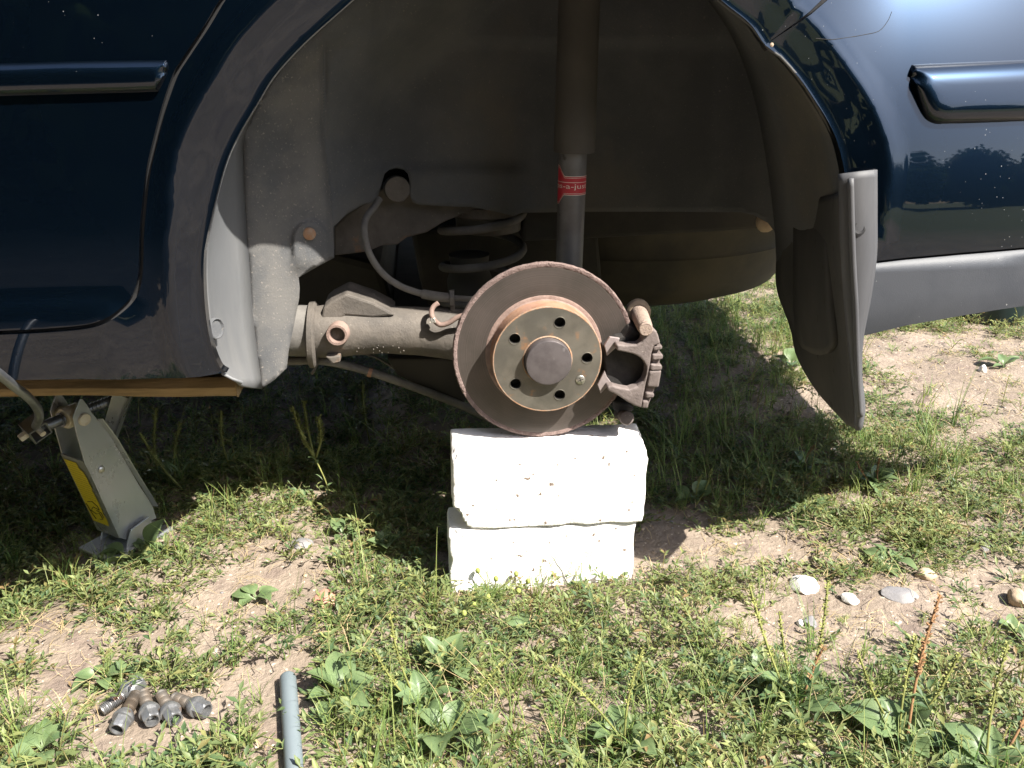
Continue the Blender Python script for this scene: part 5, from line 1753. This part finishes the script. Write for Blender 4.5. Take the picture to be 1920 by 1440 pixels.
VAR = dict(
    knot=[knotweed(rd.choice((5, 6, 7)), U(.030, .055), U(.004, .016)) for _ in range(8)] + [knotweed(5, .045, .035) for _ in range(3)],
    grass=[tuft(rd.randint(7, 13), .025, .07, .0022, 1.0) for _ in range(7)],
    feather=[feathery(rd.randint(6, 9), U(.025, .045)) for _ in range(6)],
    straw=[straw(6, .06) for _ in range(5)],
    long=[tuft(rd.randint(5, 9), .05, .125, .0019, .9) for _ in range(6)],
    dead=[tuft(rd.randint(4, 8), .02, .07, .0012, 1.6) for _ in range(5)],
    spiky=[spiky(U(.05, .11)) for _ in range(6)])
BARE = [(110, 1190, 130, 60), (420, 1165, 190, 45), (250, 1245, 130, 30), (310, 1345, 130, 50), (60, 1320, 100, 45), (640, 1065, 130, 45), (500, 1075, 110, 40), (1480, 1120, 220, 70), (1740, 1140, 190, 55), (1290, 1035, 90, 55),
        (1700, 700, 170, 60), (1850, 790, 130, 75), (1610, 1190, 150, 45), (1310, 980, 70, 40), (1520, 720, 60, 60), (1890, 690, 90, 50), (470, 1300, 60, 45), (1570, 1050, 80, 25), (1420, 1010, 100, 30), (1690, 1220, 90, 40),
        (590, 890, 70, 16), (610, 1135, 50, 30), (1850, 1080, 80, 40), (1200, 1020, 30, 40), (1560, 760, 60, 50), (1750, 640, 110, 22)]
GREEN = [(950, 1135, 280, 50), (720, 1190, 140, 80), (500, 950, 200, 60), (1430, 880, 190, 55), (1640, 930, 190, 60), (160, 1110, 130, 40), (960, 1340, 260, 120), (1400, 1330, 250, 110), (250, 1430, 260, 40), (700, 1360, 160, 120),
         (1750, 1340, 200, 110), (1160, 1130, 130, 60), (1330, 950, 50, 40), (300, 1290, 150, 25), (1130, 1250, 200, 80), (1750, 600, 140, 20), (640, 960, 120, 30)]
def cover(px, py, x, y):
    v = .50 + .42 * vnoise(x, y, 7.5, 2.2) + .34 * vnoise(x, y, 19, 5.5)
    for cx, cy, rx, ry in BARE:
        v -= .52 * math.exp(-(((px - cx) / rx) ** 2 + ((py - cy) / ry) ** 2))
    for cx, cy, rx, ry in GREEN:
        v += .50 * math.exp(-(((px - cx) / rx) ** 2 + ((py - cy) / ry) ** 2))
    return v
pax, pay = pa.x, pa.y
bolts_c = G(300, 1345)
def blocked(x, y, r):
    if abs(x - 0.0) < 0.15 and -0.040 < y < 0.045:
        return True
    if (x - bolts_c.x) ** 2 * 0.36 + (y - bolts_c.y + 0.018) ** 2 < 0.056 ** 2:
        return True
    if (x - foot.x) ** 2 + (y - foot.y) ** 2 < 0.05 ** 2:
        return True
    t = max(0, min(1, ((x - pa.x) * (pe.x - pa.x) + (y - pa.y) * (pe.y - pa.y)) / 0.25))
    if math.hypot(x - pa.x - t * (pe.x - pa.x), y - pa.y - t * (pe.y - pa.y)) < pr + r * 1.3:
        return True
    for spx, spy, rr in STN:
        if math.hypot(x - spx, y - spy) < rr + r * .4:
            return True
    return False
STN = [(G(px, py).x, G(px, py).y, r) for px, py, r in [(1508, 1100, .022), (1690, 1116, .02), (608, 1126, .030), (1593, 1127, .012), (568, 1021, .014), (1905, 1130, .016)]]
acc = {k: ([], [], [], 0) for k in VAR}
acc = {k: [[], [], [], 0] for k in VAR}
def put(kind, x, y, s, tilt=0.12, tsh=0.0):
    V, F, T = VAR[kind][rd.randrange(len(VAR[kind]))]
    a = U(0, 6.28)
    ca, sa = math.cos(a), math.sin(a)
    q = V * s
    q = np.stack([q[:, 0] * ca - q[:, 1] * sa, q[:, 0] * sa + q[:, 1] * ca, q[:, 2]], 1)
    q[:, 2] += q[:, 0] * U(-tilt, tilt) + q[:, 1] * U(-tilt, tilt)
    q += np.array([x, y, gh(x, y) - 0.0005], np.float32)
    A = acc[kind]
    A[0].append(q.astype(np.float32)); A[1].append(F + A[3]); A[2].append(np.clip(T + tsh, 0, 1)); A[3] += len(q)
def scatter(n, x0, x1, y0, y1):
    for _ in range(n):
        x, y = U(x0, x1), U(y0, y1)
        px, py = PX((x, y, 0))
        if px < -600 or px > 2500 or py > 1800 or (Vector((x, y, 0)) - CAM).dot(fwd) < .2:
            continue
        c = cover(px, py, x, y) + .13 + .5 * float(sst(.9, 1.1, y)) * float(sst(.15, .3, x)) * float(sst(1.15, .9, x)) + .55 * float(sst(.12, .30, y)) * float(sst(.10, .18, x)) * float(sst(.85, .65, x)) + .35 * float(sst(.25, .4, y)) * float(sst(-.05, -.2, x))
        under = .15 < y < 1.5 and .08 < x < .8
        if blocked(x, y, .02):
            continue
        dry = U(0, 1)
        if dry < .17:
            put('straw', x, y, U(.4, 1.0))
        if U(0, 1) > c * 1.15:
            if U(0, 1) < .05:
                put('feather', x, y, U(.5, .8))
            continue
        far = y > 0.45
        gness = .16 + .30 * float(sst(1210, 1380, py)) + .16 * vnoise(x, y, 5, 9.1) + (.22 if under else 0)
        k = U(0, 1)
        tsh = .22 * vnoise(x, y, 6, 4.4) + U(-.16, .16)
        big = U(.6, 1.05) + .25 * float(sst(1200, 1440, py))
        if k < gness:
            if U(0, 1) < .22 + (.4 if under else 0):
                put('long', x, y, U(.6, 1.0), .2, tsh)
            else:
                put('grass', x, y, U(.45, .85) * (1 + .25 * float(sst(1250, 1440, py))), .2, tsh)
        elif k < gness + .03:
            put('dead', x, y, U(.6, 1.1), .3)
        elif k < gness + .15:
            put('feather', x, y, U(.6, 1.0), .1, tsh)
        elif k < gness + .175 + (.06 if far else 0):
            put('spiky', x, y, U(.5, .9) * (1.2 if far else .8), .25, tsh)
        else:
            put('knot', x, y, big * 1.1, .16, tsh)
scatter(6800, -1.05, 1.35, -0.62, 0.50)
scatter(3600, -1.3, 1.8, 0.50, 1.35)
scatter(1500, -1.8, 2.6, 1.35, 2.9)
scatter(1100, .2, 1.2, .9, 2.3)
NAMES = dict(knot=('knotweed_cover', 'low creeping weeds with small oval leaves covering the soil', 'weeds', M['knot']),
             grass=('grass_tufts', 'thin short grass blades growing between the weeds', 'grass', M['grass']),
             feather=('feathery_weeds', 'tiny feathery weed seedlings scattered over the soil', 'weeds', M['grass']),
             long=('long_grass', 'longer thin grass blades leaning between the weeds', 'grass', M['grass']),
             dead=('dead_grass', 'dry tan grass stems standing among the weeds', 'grass', M['straw']),
             straw=('dry_straw', 'dry straw and dead stems lying on the soil', 'straw', M['straw']),
             spiky=('seed_stalks', 'thin upright weed stalks with small seeds', 'weeds', M['spike']))
for k, (nm, lb_, ct, mt_) in NAMES.items():
    A = acc[k]
    me = bulk(nm, np.vstack(A[0]), np.vstack(A[1]), [mt_], np.concatenate(A[2]))
    o = bpy.data.objects.new(nm, me); link(o)
    o['kind'] = 'stuff'; tag(o, lb_, ct)
    print(nm, len(me.polygons))

# ------------------------------------------------------------ plantains, one by one
def tint_mesh(me, f):
    at = me.attributes.new('tint', 'FLOAT', 'POINT')
    at.data.foreach_set('value', np.array([f(v.co) for v in me.vertices], np.float32))
def broad_leaf(seed, wid, curl):
    V, F, T = [], [], []
    nu, nv = 13, 6
    for i in range(nu + 1):
        t = i / nu
        if t < .25:
            hw = .035 + .02 * (t / .25) ** 2
        else:
            q = (t - .25) / .75
            hw = .04 * (1 - q) + wid * (math.sin(math.pi * min(q ** .78, 1)) ** .85 if q < 1 else 0)
            hw = max(hw, .004)
        z0 = .18 * math.sin(t * 2.4) - curl * t * t
        for j in range(nv + 1):
            s = j / nv * 2 - 1
            wav = .014 * noise.noise(Vector((t * 5, s * 2, seed))) + .022 * noise.noise(Vector((t * 2, s, seed + 7)))
            rib = -.010 * math.cos(s * math.pi * 2.5) * (hw / max(wid, .01))
            V.append((t, s * hw, z0 + abs(s) * hw * .35 + wav * (hw / .1 if hw < .1 else 1) + rib))
            T.append(max(0, min(.72, .35 + .3 * noise.noise(Vector((t * 3, s * 2, seed * 3))) + .10 * (1 if t < .25 else 0) - .12 * abs(math.cos(s * math.pi * 2.5)))))
    for i in range(nu):
        for j in range(nv):
            a = i * (nv + 1) + j
            F.append([a, a + nv + 1, a + nv + 2, a + 1])
    me = mesh_of('leaf', [Vector(v) for v in V], F, M['broad'], True)
    at = me.attributes.new('tint', 'FLOAT', 'POINT')
    at.data.foreach_set('value', np.array(T, np.float32))
    return me
LEAFS = [broad_leaf(1.1, .25, .10), broad_leaf(2.7, .30, .22), broad_leaf(4.2, .21, .05), broad_leaf(6.3, .27, .35), broad_leaf(8.8, .19, .18)]
def seed_stalk(base, tip, r, m, parent, bend=0.0, head=0.55):
    b, t = Vector(base), Vector(tip)
    side = (t - b).cross(Vector((0, 1, 0))).normalized()
    pts = [b.lerp(t, k / 10) + side * (bend * math.sin(k / 10 * math.pi)) for k in range(11)]
    c = Clump()
    V, F = tube(pts, [r * .55] * 11, 5)
    c.V += V; c.T += [.35] * len(V)
    c.F += [f for f in ([(q[0], q[1], q[2]) for q in F if len(q) == 4] + [(q[0], q[2], q[3]) for q in F if len(q) == 4])]
    L = (t - b).length
    n = int(L * head / .0011)
    for k in range(n):
        q = 1 - head * U(0, 1)
        i = min(int(q * 10), 9)
        p = pts[i].lerp(pts[i + 1], q * 10 - i)
        a = U(0, 6.28)
        d = Vector((math.cos(a), math.sin(a), U(.1, .9)))
        c.leaf(p + d * r * .3, d, r * U(1.2, 1.9), r * 1.1, U(.1, .75), fold=-.5)
    V, F, T = c.arr()
    org = ORG[parent.name]
    me = bulk('seed_stalk', V - np.array(org[:], np.float32), F, [m], T)
    o = bpy.data.objects.new('seed_stalk', me); link(o, parent)
    return o
PLG = 'plantains growing in the soil'
def plantain(label, px, py, n, L, up=(.1, .7), stalks=(), angs=None, group=PLG, wilt=False):
    g = G(px, py)
    t = thing('plantain', label, 'plant', (g.x, g.y, g.z), group)
    for k in range(n):
        a = (angs[k] if angs else 2 * math.pi * (k + U(-.3, .3)) / n)
        o = bpy.data.objects.new('leaf', LEAFS[rd.randrange(len(LEAFS))])
        link(o, t)
        s = L * U(.5, .82)
        o.scale = (s, s * U(.85, 1.15), s)
        o.location = (U(-.003, .003), U(-.003, .003), .002)
        o.rotation_euler = (U(-.35, .35) * (1.8 if wilt else 1), -U(*up), a)
    for (dx, dy, h, r, m_, bend) in stalks:
        seed_stalk(g + Vector((U(-.006, .006), U(-.006, .006), 0)), g + Vector((dx, dy, h)), r, m_, t, bend)
    return t
SP, SB = M['spike'], M['spikeb']
plantain('trampled plantain with pale limp leaves at the foot of the jack', 248, 1052, 8, .070, (-.02, .25), wilt=True)
plantain('small plantain rosette on the soil left of the brick stack shadow', 648, 1008, 6, .050, (.1, .6))
plantain('plantain with narrow upright leaves at the edge of the brick shadow', 724, 1030, 5, .055, (.2, .9))
plantain('plantain with a broad sunlit leaf beside the white bricks', 1300, 945, 6, .062, (.3, .9), [(.01, .0, .055, .0022, SP, .004), (.03, .01, .06, .0022, SP, -.004)])
plantain('large plantain right beside the grey pipe', 640, 1312, 8, .075, (.15, .8))
plantain('plantain with one tall pale seed stalk between pipe and bricks', 790, 1330, 7, .072, (.2, .8), [(-.03, .02, .12, .0024, SP, .006), (-.05, .0, .09, .0022, SP, .004)])
plantain('plantain with a raised folded leaf in the middle of the grass', 840, 1262, 5, .066, (.3, 1.0))
plantain('plantain with drooping dusty leaves in the middle foreground grass', 842, 1385, 7, .080, (.05, .6), [(.07, .02, .09, .0022, SP, .005)])
plantain('large plantain with a tall rust brown seed stalk', 1690, 1392, 9, .085, (.2, .9),
         [(.045, .05, .155, .0030, SB, .006), (.02, .04, .11, .0024, SP, .004), (.06, .02, .10, .0026, SP, -.006), (-.05, .03, .10, .0024, SP, .004)])
plantain('plantain with one big rounded leaf at the edge of the foreground', 1862, 1458, 6, .088, (.25, .7), [(.03, .06, .12, .0026, SP, .006), (.06, .05, .10, .0026, SB, -.012)])
plantain('plantain with several pale seed stalks beside the bare soil', 1490, 1330, 7, .078, (.2, .8),
         [(-.045, .06, .13, .0026, SP, .004), (.055, .07, .125, .0028, SP, -.008), (-.01, .05, .10, .0024, SP, .003), (.035, .02, .07, .0024, SB, .004)])
plantain('dusty plantain with short seed stalks in the foreground grass', 1175, 1402, 7, .078, (.1, .7), [(.02, .03, .11, .0025, SP, .006), (-.08, .02, .10, .0025, SP, -.004)])
plantain('wilted plantain with limp curled leaves on the bare soil', 1668, 1058, 7, .060, (-.02, .25), wilt=True)
plantain('plantain with a wide flat leaf below the heap of wheel bolts', 350, 1448, 6, .072, (.05, .45))
plantain('small plantain rosette between the heap of bolts and the jack', 190, 1275, 6, .052, (.1, .6))
plantain('broad plantain rosette near the red brick shard', 480, 1125, 6, .048, (.05, .4))
plantain('plantain leaning out of the shade behind the mud flap shadow', 1505, 882, 6, .060, (.2, .9), [(.015, .0, .05, .0022, SB, .004)])
plantain('plantain with brown seed stalks in the sunlit weeds right of the bricks', 1640, 912, 7, .062, (.2, .8), [(.0, .0, .055, .0022, SB, .004), (-.04, .0, .05, .0020, SB, .004)])
plantain('small plantain in front of the white bricks', 985, 1185, 5, .046, (.1, .6))
plantain('grey green plantain rosette by a bare patch right of the foreground grass', 1420, 1275, 6, .070, (.2, .8))
plantain('plantain rosette half hidden at the corner behind the rusty bolt', 80, 1415, 7, .062, (.1, .7))
plantain('plantain beyond the bumper, lit by the sun', 1880, 690, 5, .070, (.2, .9))
plantain('plantain shaded under the car behind the bricks', 1480, 690, 6, .080, (.2, .8))
plantain('small plantain at the edge of bare soil by the tan stone', 1890, 1190, 5, .050, (.2, .8))

# ------------------------------------------------------------ peppergrass, buds, shaded stalks
pg = G(622, 948)
t = thing('peppergrass', 'pale green peppergrass with two upright seed spikes lit by the sun', 'plant', pg)
def stem_part(name, pts, r, m, parent, tint=.5):
    V, F = tube(spline([Vector(p) for p in pts], 4), r, 6)
    o = obj(name, V, F, m, parent, smooth=True)
    tint_mesh(o.data, lambda c: tint)
    return o
top1, top2, top3 = PY(549, 762, pg.y + .01), PY(597, 782, pg.y + .0), PY(570, 752, pg.y + .05)
fork = PY(590, 858, pg.y + .005)
stem_part('stem', [pg, pg.lerp(fork, .5) + Vector((.004, 0, 0)), fork], .0013, M['spike'], t)
seed_stalk(fork, top1, .0042, SP, t, .004, .8)
seed_stalk(fork + Vector((.002, 0, 0)), top2, .0040, SP, t, -.006, .62)
seed_stalk(fork, top3, .0032, SP, t, .002, .6)
for k in range(7):
    o = bpy.data.objects.new('leaf', LEAFS[2]); link(o, t)
    s = U(.014, .026); o.scale = (s, s * .7, s); q = U(.1, 1)
    o.location = (fork - pg) * q
    o.rotation_euler = (U(-.3, .3), -U(.2, 1.0), U(0, 6.28))
def bud_weed(label, base_px, buds):
    g = G(*base_px)
    t = thing('pineapple_weed', label, 'plant', g, 'weeds with round yellow green buds')
    c = Clump()
    for k in range(26):
        V, F, T = VAR['feather'][rd.randrange(6)]
    V, F, T = [], [], []
    nn = 0
    for k in range(6):
        v, f, ti = VAR['feather'][rd.randrange(6)]
        V.append(v * U(.7, 1.0) + np.array([U(-.02, .02), U(-.02, .02), U(0, .01)], np.float32)); F.append(f + nn); T.append(ti); nn += len(v)
    me = bulk('foliage', np.vstack(V), np.vstack(F), [M['grass']], np.concatenate(T))
    link(bpy.data.objects.new('foliage', me), t)
    for (bx_, by_, dy_) in buds:
        p = PY(bx_, by_, g.y + dy_)
        stem_part('stem', [g, g.lerp(p, .5) + Vector((U(-.004, .004), 0, 0)), p - Vector((0, 0, .003))], .0008, M['spike'], t, .4)
        V, F = lathe([(-.0034, .0007), (-.0026, .0028), (0, .0035), (.0022, .0030), (.004, .0015), (.0044, .0002)], p, (0, 0, 1), 14)
        obj('bud', V, F, M['yellow'], t, smooth=True)
bud_weed('feathery weed with round buds growing against the white bricks', (915, 1118), [(896, 1070, .004), (968, 1076, .004), (930, 1085, -.002), (990, 1090, -.003)])
bud_weed('feathery weed with small buds a little before the white bricks', (905, 1150), [(915, 1119, .0), (888, 1132, -.004), (972, 1108, .0)])
bud_weed('feathery weed with buds in the middle of the foreground grass', (815, 1240), [(800, 1216, .0), (832, 1215, .0), (870, 1150, .004)])
for i, (bx_, by_, tx_, ty_, lb_) in enumerate([(300, 905, 293, 765, 'tall shaded seed stalk beside the jack under the sill'), (345, 920, 262, 810, 'leaning shaded seed stalk behind the jack'), (432, 880, 415, 770, 'thin dark stalk under the torn liner tip'),
                                             (700, 850, 680, 715, 'shaded dry stalk below the trailing arm'), (330, 905, 338, 795, 'short shaded seed stalk between the jack and the lit weeds')]):
    b = G(bx_, by_)
    t = thing('weed_stalk', lb_, 'plant', b, 'shaded stalks under the car')
    seed_stalk(b, PY(tx_, ty_, b.y + .01), .0034, SP, t, .006, .6)
    for k in range(4):
        o = bpy.data.objects.new('leaf', LEAFS[2]); link(o, t)
        s = U(.02, .035); o.scale = (s, s * .6, s)
        o.location = (U(-.003, .003), U(-.003, .003), U(.005, .04)); o.rotation_euler = (0, -U(.3, 1), U(0, 6.28))
# the single pale leaf leaning on the jack foot
g = G(278, 1040)
t = thing('plantain', 'single upright pale plantain leaf leaning against the jack base', 'plant', g, PLG)
o = bpy.data.objects.new('leaf', LEAFS[0]); link(o, t); o.scale = (.062, .06, .06); o.rotation_euler = (.5, -1.05, .35)
o = bpy.data.objects.new('leaf', LEAFS[2]); link(o, t); o.scale = (.04, .03, .04); o.rotation_euler = (-.3, -.3, 2.4)

# ------------------------------------------------------------ trees facing the car: far ones mirrored in its paint, near ones added to darken it
def tree(x, y, h, cw, seed, low=.45, nl=420, ls=1.0):
    r_ = random.Random(seed)
    lb2 = 'unseen bushy tree close across from the car, added to darken the mirror of its rear door' if x < 2.9 else 'distant leafy tree across from the car, mirrored in the bumper corner'
    t = thing('tree', lb2, 'tree', (x, y, gh(x, y) - .05), 'unseen trees added to darken the door' if x < 2.9 else 'trees mirrored in the bumper')
    mb = MB()
    base = Vector((x, y, -.1))
    top = base + Vector((r_.uniform(-.4, .4), r_.uniform(-.4, .4), h * .62))
    mb.add(*tube([base, base.lerp(top, .3), base.lerp(top, .7), top], [h * .028, h * .021, h * .015, h * .006], 10))
    lob = []
    for k in range(9 if low > .3 else 15):
        a = k * 2.4 + r_.uniform(-.5, .5)
        q = base.lerp(top, r_.uniform(low, .95))
        e = q + Vector((math.cos(a) * cw * r_.uniform(.3, .6), math.sin(a) * cw * r_.uniform(.3, .6), h * r_.uniform(.05, .28)))
        mb.add(*tube([q, q.lerp(e, .5) + Vector((0, 0, .1)), e], [h * .009, h * .006, h * .002], 6))
        lob.append((e, cw * r_.uniform(.22, .40)))
    lob.append((top + Vector((0, 0, h * .12)), cw * .38))
    mb.build('trunk', M['bark'], t, smooth=True, sharp=50)
    V, F, T = [], [], []
    for (c, rr) in lob:
        tb2 = r_.uniform(0, .4)
        for k in range(nl):
            d = Vector((r_.gauss(0, 1), r_.gauss(0, 1), r_.gauss(0, .8))).normalized() * rr * r_.uniform(.35, 1.1)
            p = c + d
            u = Vector((r_.gauss(0, 1), r_.gauss(0, 1), r_.gauss(0, 1))).normalized(); v = u.orthogonal().normalized()
            s = r_.uniform(.06, .14) * ls
            n = len(V)
            V += [p - u * s, p + v * s * .6, p + u * s, p - v * s * .6]
            F.append([n, n + 1, n + 2, n + 3]); T += [min(.7, tb2 + r_.uniform(0, .35))] * 4
    org = ORG[t.name]
    me = bulk('crown', np.array([(v - org)[:] for v in V]), np.array(F), [M['crown']], np.array(T))
    link(bpy.data.objects.new('crown', me), t)
for i, (x, y, h, cw) in enumerate([(-3.2, -6.2, 8.0, 4.2), (-6.6, -5.4, 8.5, 4.4), (-10.5, -4.2, 8.0, 4.4), (-0.2, -9.0, 6.5, 3.6), (-6.0, -10.5, 9.5, 5)]):
    tree(x, y, h, cw, 20 + i, .08, 700, 1.9)
for i, (x, y, h, cw) in enumerate([(-1.6, -4.6, 3.2, 2.2), (-4.6, -3.6, 3.4, 2.4), (-8.0, -3.0, 3.6, 2.6)]):
    tree(x, y, h, cw, 60 + i, .05, 800, 1.3)
for i, (x, y, h, cw) in enumerate([(1.0, -4.9, 4.6, 2.1), (0.2, -5.9, 5.0, 2.3)]):  # added out of view; their shade darkens the ground mirrored in door and arch
    tree(x, y, h, cw, 80 + i, .30, 900, 1.3)
for i in range(11):
    x = 3.0 + i * 3.0
    tree(x, -20 + .25 * i + (i % 3) * 1.3, 4.2 + 1.6 * ((i * 7) % 5) / 4, 4.0, 40 + i, .05, 700, 1.6)
